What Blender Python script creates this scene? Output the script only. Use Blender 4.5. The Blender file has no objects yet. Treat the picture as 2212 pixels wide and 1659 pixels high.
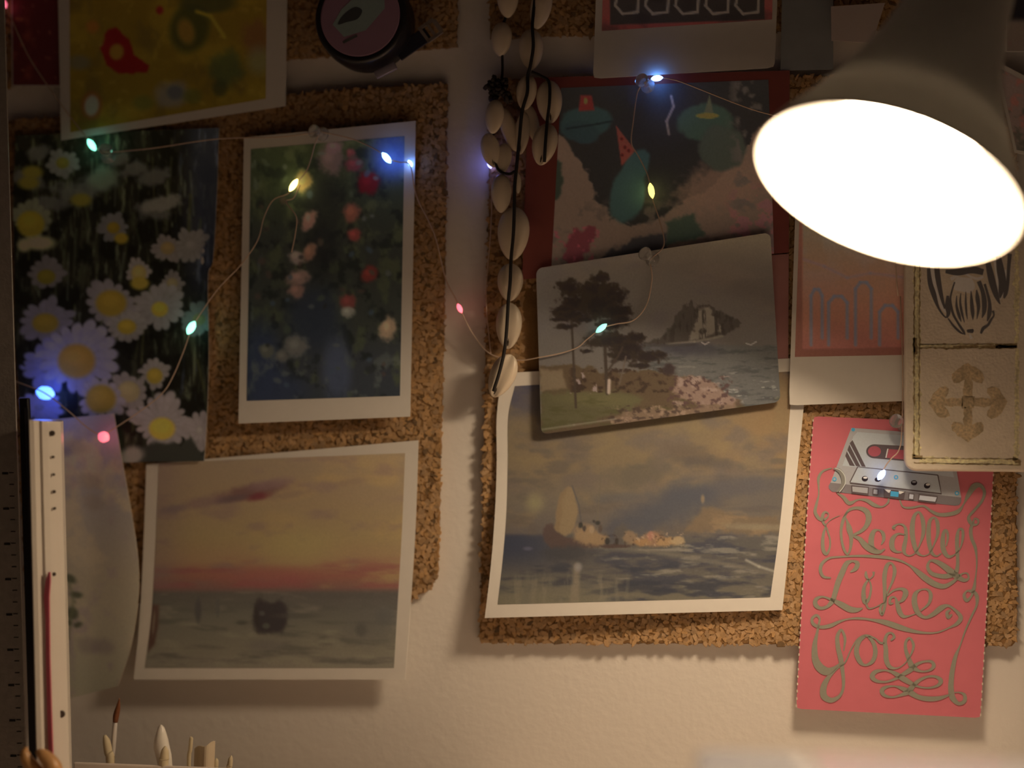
import bpy, bmesh, math, random
import numpy as np
from mathutils import Vector, Matrix
random.seed(7)
RNG = np.random.default_rng(11)
S = bpy.context.scene
COL = S.collection

# ------------------------------------------------------------------ camera, world, exposure
YAW = math.radians(8.0)
DIST = 0.80
ZC = 0.245                       # height of the view axis above the desk top
F_PX = 50.0 / 36.0 * 2212
c_fwd = Vector((-math.sin(YAW), math.cos(YAW), 0))
c_right = Vector((math.cos(YAW), math.sin(YAW), 0))
c_up = Vector((0, 0, 1))
c_pos = Vector((0, 0, ZC)) - DIST * c_fwd


def P(u, v, d=0.0):
    """point on the plane that stands d metres in front of the wall, on the sight line through photograph point u, v"""
    r = c_fwd + c_right * ((u - 1106.0) / F_PX) + c_up * (-(v - 829.5) / F_PX)
    k = (-d - c_pos.y) / r.y
    return c_pos + r * k


def PN(U, V, D):
    U = np.asarray(U, float); V = np.asarray(V, float); D = np.broadcast_to(np.asarray(D, float), U.shape)
    a = (U - 1106.0) / F_PX; b = -(V - 829.5) / F_PX
    rx = c_fwd.x + c_right.x * a; ry = c_fwd.y + c_right.y * a; rz = b
    k = (-D - c_pos.y) / ry
    return np.stack([c_pos.x + rx * k, c_pos.y + ry * k, c_pos.z + rz * k], -1)


def mpp(p):
    return (p - c_pos).dot(c_fwd) / F_PX


cam_data = bpy.data.cameras.new('camera')
cam_data.sensor_width = 36.0
cam_data.lens = 50.0
cam_data.clip_start = 0.01
cam = bpy.data.objects.new('camera', cam_data)
COL.objects.link(cam)
cam.matrix_world = Matrix(((c_right.x, 0, -c_fwd.x, c_pos.x), (c_right.y, 0, -c_fwd.y, c_pos.y), (0, 1, 0, c_pos.z), (0, 0, 0, 1)))
S.camera = cam
cam_data.dof.use_dof = True
cam_data.dof.focus_distance = (P(1880, 1100, 0.006) - c_pos).dot(c_fwd)
cam_data.dof.aperture_fstop = 2.2

w = bpy.data.worlds.new('world')
S.world = w
w.use_nodes = True
w.node_tree.nodes['Background'].inputs[0].default_value = (1.0, 0.58, 0.42, 1)
w.node_tree.nodes['Background'].inputs[1].default_value = 0.012
S.view_settings.view_transform = 'Standard'
S.view_settings.look = 'None'
S.view_settings.gamma = 1.0
S.view_settings.use_curve_mapping = False
S.view_settings.exposure = 0.0
LAMP_COLOUR = (1.0, 0.74, 0.48)
LAMP_POWER = 108.0
S.cycles.use_denoising = True
S.cycles.max_bounces = 6


# ------------------------------------------------------------------ colour helpers
def lin1(c):
    c = c / 255.0
    return c / 12.92 if c <= 0.04045 else ((c + 0.055) / 1.055) ** 2.4


def lin(rgb):
    return np.array([lin1(x) for x in rgb])


def alb(rgb, white, k=0.82):
    """surface colour of something seen as rgb where white paper beside it is seen as white"""
    return tuple(np.clip(lin(rgb) / lin(white) * k, 0.004, 0.92))


# ------------------------------------------------------------------ materials
MATS = {}


def plain(name, rgb, rough=0.6, metal=0.0, spec=0.4, var=0.12, scale=60.0, bump=0.0, bscale=300.0, emit=None, estr=0.0, trans=0.0, alpha=1.0, sub=0.0):
    if name in MATS:
        return MATS[name]
    m = bpy.data.materials.new(name)
    m.use_nodes = True
    nt = m.node_tree
    b = nt.nodes['Principled BSDF']
    tc = nt.nodes.new('ShaderNodeTexCoord')
    if var > 0:
        n = nt.nodes.new('ShaderNodeTexNoise'); n.inputs['Scale'].default_value = scale; n.inputs['Detail'].default_value = 3
        nt.links.new(tc.outputs['Object'], n.inputs['Vector'])
        r = nt.nodes.new('ShaderNodeMix'); r.data_type = 'RGBA'
        r.inputs['A'].default_value = (*[x * (1 - var) for x in rgb], 1)
        r.inputs['B'].default_value = (*[min(1, x * (1 + var)) for x in rgb], 1)
        nt.links.new(n.outputs['Fac'], r.inputs['Factor'])
        nt.links.new(r.outputs['Result'], b.inputs['Base Color'])
    else:
        b.inputs['Base Color'].default_value = (*rgb, 1)
    b.inputs['Roughness'].default_value = rough
    b.inputs['Metallic'].default_value = metal
    b.inputs['Specular IOR Level'].default_value = spec
    if trans:
        b.inputs['Transmission Weight'].default_value = trans
        b.inputs['IOR'].default_value = 1.18
    if sub:
        b.inputs['Subsurface Weight'].default_value = sub
        b.inputs['Subsurface Scale'].default_value = 0.003
    if emit is not None:
        b.inputs['Emission Color'].default_value = (*emit, 1)
        b.inputs['Emission Strength'].default_value = estr
    if bump > 0:
        n2 = nt.nodes.new('ShaderNodeTexNoise'); n2.inputs['Scale'].default_value = bscale; n2.inputs['Detail'].default_value = 4
        nt.links.new(tc.outputs['Object'], n2.inputs['Vector'])
        bp = nt.nodes.new('ShaderNodeBump'); bp.inputs['Strength'].default_value = bump; bp.inputs['Distance'].default_value = 0.001
        nt.links.new(n2.outputs['Fac'], bp.inputs['Height'])
        nt.links.new(bp.outputs['Normal'], b.inputs['Normal'])
    MATS[name] = m
    return m


def vcol_mat(name, rough=0.5, spec=0.35, grain=0.06, gscale=900.0, bump=0.0):
    if name in MATS:
        return MATS[name]
    m = bpy.data.materials.new(name)
    m.use_nodes = True
    nt = m.node_tree
    b = nt.nodes['Principled BSDF']
    a = nt.nodes.new('ShaderNodeAttribute'); a.attribute_name = 'Col'
    tc = nt.nodes.new('ShaderNodeTexCoord')
    n = nt.nodes.new('ShaderNodeTexNoise'); n.inputs['Scale'].default_value = gscale; n.inputs['Detail'].default_value = 2
    nt.links.new(tc.outputs['Object'], n.inputs['Vector'])
    mr = nt.nodes.new('ShaderNodeMapRange')
    mr.inputs['To Min'].default_value = 1 - grain * 2; mr.inputs['To Max'].default_value = 1 + grain * 2
    nt.links.new(n.outputs['Fac'], mr.inputs['Value'])
    mx = nt.nodes.new('ShaderNodeMix'); mx.data_type = 'RGBA'; mx.blend_type = 'MULTIPLY'; mx.inputs['Factor'].default_value = 1
    nt.links.new(a.outputs['Color'], mx.inputs['A']); nt.links.new(mr.outputs['Result'], mx.inputs['B'])
    nt.links.new(mx.outputs['Result'], b.inputs['Base Color'])
    b.inputs['Roughness'].default_value = rough
    b.inputs['Specular IOR Level'].default_value = spec
    if bump:
        bp = nt.nodes.new('ShaderNodeBump'); bp.inputs['Strength'].default_value = bump; bp.inputs['Distance'].default_value = 0.0006
        nt.links.new(n.outputs['Fac'], bp.inputs['Height']); nt.links.new(bp.outputs['Normal'], b.inputs['Normal'])
    MATS[name] = m
    return m


PRINT = vcol_mat('printed_colours', 0.55, 0.3)
INK = vcol_mat('flat_ink', 0.6, 0.25, 0.03)
PAPER = plain('white_paper', (0.80, 0.78, 0.74), 0.6, var=0.03, scale=200)
PAPER_WARM = plain('cream_paper', (0.72, 0.64, 0.52), 0.65, var=0.05, scale=80)


# ------------------------------------------------------------------ object helpers
def tag(o, label=None, cat=None, group=None, kind=None):
    if label: o['label'] = label
    if cat: o['category'] = cat
    if group: o['group'] = group
    if kind: o['kind'] = kind
    return o


def empty(name, loc, label, cat, group=None):
    o = bpy.data.objects.new(name, None)
    o.empty_display_size = 0.01
    COL.objects.link(o)
    o.location = loc
    return tag(o, label, cat, group)


def link(name, me, mat, parent=None, smooth=False):
    if mat is not None and not me.materials:
        me.materials.append(mat)
    me.polygons.foreach_set('use_smooth', [bool(smooth)] * len(me.polygons))
    o = bpy.data.objects.new(name, me)
    COL.objects.link(o)
    if parent is not None:
        o.parent = parent
        o.matrix_parent_inverse = Matrix.Translation(parent.location).inverted()
    return o


def mesh_np(name, verts, faces, mat, parent=None, smooth=False, cols=None):
    me = bpy.data.meshes.new(name)
    me.from_pydata([tuple(v) for v in verts], [], [tuple(f) for f in faces])
    if cols is not None:
        at = me.color_attributes.new('Col', 'FLOAT_COLOR', 'POINT')
        c4 = np.ones((len(verts), 4), np.float32); c4[:, :3] = cols
        at.data.foreach_set('color', c4.ravel())
    me.update()
    return link(name, me, mat, parent, smooth)


def mesh_fast(name, verts, quads, mat, parent=None, smooth=False, cols=None):
    """numpy grid mesh of quads"""
    verts = np.asarray(verts, np.float32); quads = np.asarray(quads, np.int32)
    me = bpy.data.meshes.new(name)
    n = quads.shape[1]
    me.vertices.add(len(verts)); me.vertices.foreach_set('co', verts.ravel())
    me.loops.add(quads.size); me.loops.foreach_set('vertex_index', quads.ravel())
    me.polygons.add(len(quads))
    me.polygons.foreach_set('loop_start', np.arange(0, quads.size, n, dtype=np.int32))
    me.polygons.foreach_set('loop_total', np.full(len(quads), n, np.int32))
    if cols is not None:
        at = me.color_attributes.new('Col', 'FLOAT_COLOR', 'POINT')
        c4 = np.ones((len(verts), 4), np.float32); c4[:, :3] = cols
        at.data.foreach_set('color', c4.ravel())
    me.update(calc_edges=True)
    me.validate()
    return link(name, me, mat, parent, smooth)


def bm_obj(name, bm, mat, parent=None, smooth=False):
    me = bpy.data.meshes.new(name)
    bmesh.ops.recalc_face_normals(bm, faces=bm.faces[:])
    bm.to_mesh(me); bm.free()
    return link(name, me, mat, parent, smooth)


def catmull(pts, n=8, closed=False):
    pts = np.asarray(pts, float)
    if len(pts) < 3:
        t = np.linspace(0, 1, n + 1)[:, None]
        return pts[0] * (1 - t) + pts[-1] * t
    if closed:
        Q = np.vstack([pts[-1], pts, pts[0], pts[1]])
    else:
        Q = np.vstack([2 * pts[0] - pts[1], pts, 2 * pts[-1] - pts[-2]])
    out = []
    for i in range(1, len(Q) - 2):
        p0, p1, p2, p3 = Q[i - 1], Q[i], Q[i + 1], Q[i + 2]
        for k in range(n):
            t = k / n
            out.append(0.5 * ((2 * p1) + (-p0 + p2) * t + (2 * p0 - 5 * p1 + 4 * p2 - p3) * t * t + (-p0 + 3 * p1 - 3 * p2 + p3) * t ** 3))
    if not closed:
        out.append(Q[-2])
    return np.array(out)


def polyline_at(pts, t):
    """smooth position along a polyline given as points, parameter by length"""
    c = catmull(pts, 12)
    seg = np.r_[0, np.cumsum(np.linalg.norm(np.diff(c, axis=0), axis=1))]
    seg /= seg[-1]
    return np.stack([np.interp(t, seg, c[:, k]) for k in range(c.shape[1])], -1)


def tube_bm(bm, pts, rad, sides=6, cap=True):
    pts = [Vector(p) for p in pts]
    n = len(pts)
    rads = rad if hasattr(rad, '__len__') else [rad] * n
    rings = []
    prev = None
    for i, p in enumerate(pts):
        t = (pts[min(i + 1, n - 1)] - pts[max(i - 1, 0)])
        if t.length < 1e-9: t = Vector((0, 0, 1))
        t.normalize()
        if prev is None:
            a = Vector((0, 1, 0)) if abs(t.y) < 0.9 else Vector((1, 0, 0))
        else:
            a = prev
        x = (a - t * a.dot(t))
        if x.length < 1e-6:
            x = t.orthogonal()
        x.normalize(); y = t.cross(x)
        prev = x
        rings.append([bm.verts.new(p + (x * math.cos(2 * math.pi * k / sides) + y * math.sin(2 * math.pi * k / sides)) * rads[i]) for k in range(sides)])
    for i in range(n - 1):
        for k in range(sides):
            bm.faces.new((rings[i][k], rings[i][(k + 1) % sides], rings[i + 1][(k + 1) % sides], rings[i + 1][k]))
    if cap:
        bm.faces.new(rings[0]); bm.faces.new(rings[-1])
    return bm


def frame_from_axis(ax):
    ax = Vector(ax).normalized()
    x = ax.orthogonal().normalized()
    return x, ax.cross(x), ax


def lathe_bm(bm, origin, axis, prof, seg=32, cap0=True, cap1=True, flat=1.0):
    """prof: (along axis, radius)"""
    x, y, a = frame_from_axis(axis)
    o = Vector(origin)
    rings = []
    for t, r in prof:
        rings.append([bm.verts.new(o + a * t + (x * math.cos(2 * math.pi * k / seg) + y * math.sin(2 * math.pi * k / seg)) * r) for k in range(seg)])
    for i in range(len(rings) - 1):
        for k in range(seg):
            bm.faces.new((rings[i][k], rings[i][(k + 1) % seg], rings[i + 1][(k + 1) % seg], rings[i + 1][k]))
    if cap0: bm.faces.new(rings[0])
    if cap1: bm.faces.new(rings[-1])
    return bm


def box_bm(bm, c, ax, ay, az, hx, hy, hz):
    """box with half sizes along three unit axes"""
    c = Vector(c); ax = Vector(ax); ay = Vector(ay); az = Vector(az)
    vs = [bm.verts.new(c + ax * hx * i + ay * hy * j + az * hz * k) for i in (-1, 1) for j in (-1, 1) for k in (-1, 1)]
    for f in ((0, 1, 3, 2), (4, 6, 7, 5), (0, 4, 5, 1), (2, 3, 7, 6), (0, 2, 6, 4), (1, 5, 7, 3)):
        bm.faces.new([vs[i] for i in f])
    return bm


def bevel(bm, w, seg=2):
    bmesh.ops.bevel(bm, geom=bm.edges[:], offset=w, segments=seg, profile=0.5, affect='EDGES')
    return bm


# ------------------------------------------------------------------ sheets of paper and prints
def zero(U, V):
    return np.zeros_like(U)


def sheet_grid(L, R, nx, ny, rnd=0.0):
    t = np.linspace(0, 1, ny + 1); s = np.linspace(0, 1, nx + 1)
    l = polyline_at(L, t); r = polyline_at(R, t)
    U = l[:, None, 0] * (1 - s) + r[:, None, 0] * s
    V = l[:, None, 1] * (1 - s) + r[:, None, 1] * s
    if rnd > 0:
        W = np.linalg.norm(r.mean(0) - l.mean(0)); H = np.linalg.norm(l[-1] - l[0])
        Sx = np.broadcast_to(s * W, U.shape).copy(); Ty = np.broadcast_to((t * H)[:, None], U.shape).copy()
        dx = np.where(Sx < rnd, rnd - Sx, np.where(Sx > W - rnd, Sx - (W - rnd), 0))
        dy = np.where(Ty < rnd, rnd - Ty, np.where(Ty > H - rnd, Ty - (H - rnd), 0))
        k = np.hypot(dx, dy); f = np.where(k > rnd, rnd / np.maximum(k, 1e-9), 1)
        Sx += np.where(Sx < rnd, dx * (1 - f), -dx * (1 - f)) * (k > rnd)
        Ty += np.where(Ty < rnd, dy * (1 - f), -dy * (1 - f)) * (k > rnd)
        s2 = Sx / W; t2 = Ty / H
        lx = np.interp(t2.ravel(), t, l[:, 0]).reshape(U.shape); ly = np.interp(t2.ravel(), t, l[:, 1]).reshape(U.shape)
        rx = np.interp(t2.ravel(), t, r[:, 0]).reshape(U.shape); ry = np.interp(t2.ravel(), t, r[:, 1]).reshape(U.shape)
        U = lx * (1 - s2) + rx * s2; V = ly * (1 - s2) + ry * s2
    return U, V


def grid_quads(nx, ny, off=0):
    i = np.arange(ny)[:, None] * (nx + 1) + np.arange(nx)[None]
    i = i.ravel() + off
    return np.stack([i, i + nx + 1, i + nx + 2, i + 1], -1)


def paper(name, L, R, d, lift, mat, parent=None, nx=24, ny=24, thick=0.0004, rnd=0.0):
    """a sheet with real thickness: front grid, back grid, edges"""
    U, V = sheet_grid(L, R, nx, ny, rnd)
    D = d + lift(U, V)
    Fr = PN(U, V, D).reshape(-1, 3)
    Bk = Fr + np.array([0, thick, 0])
    n = len(Fr)
    q = grid_quads(nx, ny)
    qb = grid_quads(nx, ny, n)[:, ::-1]
    top = [(i, i + 1, n + i + 1, n + i) for i in range(nx)]
    b0 = ny * (nx + 1)
    bot = [(b0 + i + 1, b0 + i, n + b0 + i, n + b0 + i + 1) for i in range(nx)]
    lf = [((i + 1) * (nx + 1), i * (nx + 1), n + i * (nx + 1), n + (i + 1) * (nx + 1)) for i in range(ny)]
    rt = [(i * (nx + 1) + nx, (i + 1) * (nx + 1) + nx, n + (i + 1) * (nx + 1) + nx, n + i * (nx + 1) + nx) for i in range(ny)]
    Q = np.vstack([q, qb, np.array(top + bot + lf + rt)])
    return mesh_fast(name, np.vstack([Fr, Bk]), Q, mat, parent, smooth=False)


def picture(L, R, d, lift, paint, parent, step=2.4, name='printed_picture', off=0.00012, rnd=0.0, mat=None):
    W = np.linalg.norm(np.array(R[0]) - np.array(L[0])); H = np.linalg.norm(np.array(L[-1]) - np.array(L[0]))
    nx = max(4, int(W / step)); ny = max(4, int(H / step))
    U, V = sheet_grid(L, R, nx, ny, rnd)
    D = d + lift(U, V) + off
    X = PN(U, V, D).reshape(-1, 3)
    c = paint(U.ravel(), V.ravel())
    return mesh_fast(name, X, grid_quads(nx, ny), mat or PRINT, parent, True, c)


def card(name, label, cat, TL, TR, BR, BL, d, lift=zero, mat=None, inner=None, paint=None, step=2.4, rnd=0.0, n=20, group=None, left=None, right=None, inL=None, inR=None, thick=0.0004):
    L = left or [TL, BL]; R = right or [TR, BR]
    c = np.mean(np.array([L[0], L[-1], R[0], R[-1]]), 0)
    root = empty(name, P(c[0], c[1], d), label, cat, group)
    paper('paper', L, R, d, lift, mat or PAPER, root, n, n, thick, rnd)
    if paint is not None:
        if inner is not None:
            iL = [inner[0], inner[3]]; iR = [inner[1], inner[2]]
        else:
            iL, iR = inL or L, inR or R
        picture(iL, iR, d, lift, paint, root, step, rnd=rnd if inner is None and inL is None else 0)
    return root


# ------------------------------------------------------------------ painting on prints (numpy brushes)
def vnoise(x, y, seed=0):
    xi = np.floor(x).astype(np.int64); yi = np.floor(y).astype(np.int64)
    fx = x - xi; fy = y - yi
    fx = fx * fx * (3 - 2 * fx); fy = fy * fy * (3 - 2 * fy)

    def h(a, b):
        n = (a * 374761393 + b * 668265263 + seed * 974634777) & 0x7fffffff
        n = ((n ^ (n >> 13)) * 1274126177) & 0x7fffffff
        return ((n ^ (n >> 16)) & 0xffff) / 65535.0
    return (h(xi, yi) * (1 - fx) + h(xi + 1, yi) * fx) * (1 - fy) + (h(xi, yi + 1) * (1 - fx) + h(xi + 1, yi + 1) * fx) * fy


def fbm(x, y, o=4, seed=0):
    s = 0; a = 0.5; t = 0
    for k in range(o):
        s = s + a * vnoise(x, y, seed + k * 17); t += a
        x = x * 2.03; y = y * 2.03; a *= 0.5
    return s / t


def sstep(a, b, x):
    t = np.clip((x - a) / (b - a), 0, 1)
    return t * t * (3 - 2 * t)


class Brush:
    def __init__(self, U, V, base, seed=1):
        self.U, self.V, self.seed = U, V, seed
        self.c = np.tile(np.array(base, float), (len(U), 1))

    def mix(self, m, rgb):
        m = np.clip(m, 0, 1)[:, None]
        self.c = self.c * (1 - m) + np.array(rgb, float) * m

    def grad(self, stops):
        v = self.V
        vs = [s[0] for s in stops]
        self.c = np.stack([np.interp(v, vs, [s[1][k] for s in stops]) for k in range(3)], -1)

    def ell(self, cx, cy, rx, ry, rgb, rot=0, soft=0.25, a=1.0, wob=0.0, ws=20):
        U = self.U - cx; V = self.V - cy
        c, s = math.cos(math.radians(rot)), math.sin(math.radians(rot))
        x = (U * c + V * s) / rx; y = (-U * s + V * c) / ry
        r = np.hypot(x, y)
        if wob:
            r = r + wob * (fbm(self.U / ws, self.V / ws, 3, self.seed + int(cx) % 97) - 0.5) * 2
        self.mix(a * (1 - sstep(1 - soft, 1 + soft, r)), rgb)

    def seg(self, x0, y0, x1, y1, w, rgb, soft=1.5, a=1.0, w1=None):
        dx, dy = x1 - x0, y1 - y0
        t = np.clip(((self.U - x0) * dx + (self.V - y0) * dy) / (dx * dx + dy * dy + 1e-9), 0, 1)
        dd = np.hypot(self.U - x0 - t * dx, self.V - y0 - t * dy)
        ww = w + ((w1 if w1 is not None else w) - w) * t
        self.mix(a * (1 - sstep(ww / 2 - soft, ww / 2 + soft, dd)), rgb)

    def line(self, pts, w, rgb, soft=1.5, a=1.0):
        for p, q in zip(pts[:-1], pts[1:]):
            self.seg(p[0], p[1], q[0], q[1], w, rgb, soft, a)

    def poly(self, pts, rgb, soft=2.0, a=1.0, wob=0.0, ws=15):
        U, V = self.U, self.V
        if wob:
            U = U + wob * (fbm(self.U / ws, self.V / ws, 3, self.seed + 3) - 0.5) * 2
            V = V + wob * (fbm(self.U / ws, self.V / ws, 3, self.seed + 9) - 0.5) * 2
        inside = np.zeros(len(U), bool); dist = np.full(len(U), 1e9)
        n = len(pts)
        for i in range(n):
            x0, y0 = pts[i]; x1, y1 = pts[(i + 1) % n]
            cnd = ((y0 > V) != (y1 > V))
            xi = (x1 - x0) * (V - y0) / ((y1 - y0) if y1 != y0 else 1e-9) + x0
            inside ^= cnd & (U < xi)
            dx, dy = x1 - x0, y1 - y0
            t = np.clip(((U - x0) * dx + (V - y0) * dy) / (dx * dx + dy * dy + 1e-9), 0, 1)
            dist = np.minimum(dist, np.hypot(U - x0 - t * dx, V - y0 - t * dy))
        sd = np.where(inside, -dist, dist)
        self.mix(a * (1 - sstep(-soft, soft, sd)), rgb)

    def pmask(self, pts, soft=3.0):
        keep = self.c; self.c = np.zeros_like(keep)
        self.poly(pts, (1.0, 1.0, 1.0), soft)
        m = self.c[:, 0].copy(); self.c = keep
        return m

    def mottle(self, sx, sy, rgb, lo, hi, a=1.0, seed=0, where=None, o=4):
        m = sstep(lo, hi, fbm(self.U / sx, self.V / sy, o, self.seed + seed))
        if where is not None: m = m * where
        self.mix(a * m, rgb)

    def out(self, wt, wb, v0, v1, k=0.82):
        """colour of the ink from the colour seen, given how white paper looks at the top and at the bottom of the print"""
        t = np.clip((self.V - v0) / (v1 - v0), 0, 1)[:, None]
        c = np.clip(self.c, 0, 255) / 255.0
        L = np.where(c <= 0.04045, c / 12.92, ((c + 0.055) / 1.055) ** 2.4)
        W = lin(wt)[None] * (1 - t) + lin(wb)[None] * t
        A = L / W * k
        A = A * 0.88 + (A @ np.array([[0.3, 0.59, 0.11]]).T) * np.array([[0.125, 0.12, 0.113]])
        return np.clip(A, 0.004, 0.9)


# ================================================================== STRUCTURE
WALL = plain('plaster_wall', (0.80, 0.765, 0.72), 0.75, spec=0.25, var=0.03, scale=14, bump=0.32, bscale=210)
bm = bmesh.new()
box_bm(bm, (0, 0.05, 0.35), (1, 0, 0), (0, 1, 0), (0, 0, 1), 1.6, 0.05, 1.1)
tag(bm_obj('wall_back', bm, WALL), kind='structure')
bm = bmesh.new()
box_bm(bm, (0, -1.0, -0.775), (1, 0, 0), (0, 1, 0), (0, 0, 1), 1.6, 1.0, 0.025)
tag(bm_obj('floor', bm, plain('floor_wood', (0.25, 0.16, 0.1), 0.6, var=0.3, scale=6)), kind='structure')

# desk below the boards (its top is below the frame; everything that stands rests on it)
desk = empty('desk', (0, -0.34, -0.75), 'white desk standing against the wall below the cork tiles', 'desk')
DW = plain('desk_white', (0.80, 0.70, 0.62), 0.5, var=0.04, scale=9)
bm = bmesh.new(); box_bm(bm, (0, -0.34, -0.0145), (1, 0, 0), (0, 1, 0), (0, 0, 1), 0.85, 0.33, 0.0145); bevel(bm, 0.003)
bm_obj('tabletop', bm, DW, desk)
for sx in (-1, 1):
    for y in (-0.06, -0.62):
        bm = bmesh.new(); box_bm(bm, (sx * 0.8, y, -0.3895), (1, 0, 0), (0, 1, 0), (0, 0, 1), 0.025, 0.025, 0.3605); bevel(bm, 0.003)
        bm_obj('leg', bm, DW, desk)


# ================================================================== CORK TILES
CORK_BASE = plain('cork_binder', (0.27, 0.155, 0.065), 0.9, spec=0.15, var=0.3, scale=120, bump=0.5, bscale=900)
CORK_CHIP = vcol_mat('cork_chips', 0.85, 0.2, 0.12, 1500.0, 0.25)
CB, CF = 0.0006, 0.0046


def cork_tile(label, outline, seed, clean=True, vis=None, size=11.0):
    """outline: pixel polygon of the tile's front; the edge is crumbly"""
    rng = np.random.default_rng(seed)
    pts = np.array(outline, float)
    dense = []
    n = len(pts)
    for i in range(n):
        a, b = pts[i], pts[(i + 1) % n]
        k = max(1, int(np.linalg.norm(b - a) / 7))
        for j in range(k):
            dense.append(a + (b - a) * j / k)
    dense = np.array(dense)
    cen = dense.mean(0)
    jit = dense + rng.normal(0, 1.1, dense.shape)
    m = len(jit)
    root_p = P(cen[0], cen[1], 0)
    root = empty('cork_tile', root_p, label, 'cork tile', 'square cork tiles on the wall')
    bk = PN(jit[:, 0], jit[:, 1], CB); md = PN(jit[:, 0], jit[:, 1], CF - 0.0006)
    ins = jit + (cen - jit) / np.linalg.norm(cen - jit, axis=1)[:, None] * 2.5
    fr = PN(ins[:, 0], ins[:, 1], CF)
    # the back and middle rings share the front ring's outline at the wall, so the sides stand square to it
    bk[:, 0] = md[:, 0]; bk[:, 2] = md[:, 2]
    vs = np.vstack([bk, md, fr])
    fs = [tuple(range(m))[::-1], tuple(range(2 * m, 3 * m))]
    for i in range(m):
        j = (i + 1) % m
        fs.append((i, j, m + j, m + i)); fs.append((m + i, m + j, 2 * m + j, 2 * m + i))
    mesh_np('board', vs, fs, CORK_BASE, root)
    # granules
    lo = pts.min(0); hi = pts.max(0)
    gx = np.arange(lo[0], hi[0], size * 0.82); gy = np.arange(lo[1], hi[1], size * 0.74)
    X, Y = np.meshgrid(gx, gy)
    X = X.ravel() + rng.uniform(-size * .4, size * .4, X.size); Y = Y.ravel() + rng.uniform(-size * .4, size * .4, Y.size)
    inside = np.zeros(len(X), bool)
    for i in range(n):
        x0, y0 = pts[i]; x1, y1 = pts[(i + 1) % n]
        c = ((y0 > Y) != (y1 > Y)); xi = (x1 - x0) * (Y - y0) / ((y1 - y0) if y1 != y0 else 1e-9) + x0
        inside ^= c & (X < xi)
    if vis is not None:
        inside &= vis(X, Y)
    inside &= (X > -30) & (X < 2240) & (Y > -40)
    X, Y = X[inside], Y[inside]
    N = len(X)
    ang = np.sort(rng.uniform(0, 2 * np.pi, (N, 6)) * 0.25 + np.arange(6)[None] * np.pi / 3 + rng.uniform(0, 6, (N, 1)), 1)
    el = rng.uniform(0.6, 1.35, (N, 1)); rot = rng.uniform(0, np.pi, (N, 1))
    rad = rng.uniform(0.50, 0.80, (N, 1)) * size * rng.uniform(0.75, 1.2, (N, 6))
    px = rad * np.cos(ang) * el; py = rad * np.sin(ang) / el
    ox = px * np.cos(rot) - py * np.sin(rot); oy = px * np.sin(rot) + py * np.cos(rot)
    h = rng.uniform(0.00012, 0.00055, (N, 1)) + rng.normal(0, 0.00004, (N, 6))
    b = PN(X[:, None] + ox, Y[:, None] + oy, CF - 0.0004)
    t = PN(X[:, None] + ox * 0.86, Y[:, None] + oy * 0.86, CF + np.clip(h, 0.00005, 0.0011))
    verts = np.concatenate([b, t], 1).reshape(-1, 3)
    base = np.arange(N)[:, None] * 12
    k = np.arange(6)
    sides = np.stack([k, (k + 1) % 6, (k + 1) % 6 + 6, k + 6], -1)
    Q = (base[:, None] + sides[None]).reshape(-1, 4)
    caps = np.array([[6, 7, 8, 9], [6, 9, 10, 11]])
    Q = np.vstack([Q, (base[:, None] + caps[None]).reshape(-1, 4)])
    tone = rng.uniform(0.70, 1.12, (N, 1))
    warm = rng.uniform(-1, 1, (N, 1))
    col = np.array([[0.50, 0.32, 0.165]]) * tone * (1 + warm * np.array([[0.05, 0.0, -0.12]]))
    dark = rng.uniform(0, 1, (N, 1)) < 0.05
    col = np.where(dark, col * 0.4, col)
    cols = np.repeat(col, 12, 0)
    g = mesh_fast('cork_granules', verts, Q, CORK_CHIP, root, False, np.clip(cols, 0, 1))
    g['kind'] = 'stuff'
    return root


def vis_right(X, Y):
    hid = (X > 1200) & (X < 1640) & (Y > 200) & (Y < 1290)
    hid |= (X > 1130) & (X < 1640) & (Y > 620) & (Y < 1290)
    hid |= (X > 1770) & (X < 2100) & (Y > 920)
    return ~hid


def vis_left(X, Y):
    hid = (X > 60) & (X < 430) & (Y > 320) & (Y < 980)
    hid |= (X > 545) & (X < 870) & (Y > 320) & (Y < 880)
    hid |= (X > 330) & (X < 860) & (Y > 1000)
    return ~hid


cork_tile('large cork tile on the left under the daisy photo and sunset print, torn lower corner',
          [(14, 262), (300, 236), (600, 206), (780, 190), (965, 180), (962, 400), (957, 760), (950, 1000), (946, 1232), (940, 1252), (928, 1272), (912, 1281), (898, 1288), (886, 1300), (560, 1304), (60, 1300), (36, 900), (20, 560)], 3, vis=vis_left)
cork_tile('cork tile at the upper left carrying the yellow abstract print and round case',
          [(10, -60), (990, -60), (986, 60), (984, 100), (800, 114), (620, 127), (300, 158), (16, 186)], 4, vis=lambda X, Y: ~((X > 150) & (X < 600) & (Y < 150)))
cork_tile('large cork tile on the right behind the seascape print and red lettered card',
          [(1062, 172), (1400, 168), (1800, 164), (2180, 160), (2196, 175), (2196, 1385), (2186, 1396), (1700, 1392), (1300, 1390), (1040, 1388), (1036, 1374), (1046, 900), (1054, 500)], 5, vis=vis_right)
cork_tile('cork tile at the top right behind the white bordered black panel card',
          [(1060, -60), (2190, -60), (2188, 60), (1700, 66), (1350, 74), (1180, 76), (1058, 84)], 6, vis=lambda X, Y: ~((X > 1320) & (X < 1640)))


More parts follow.
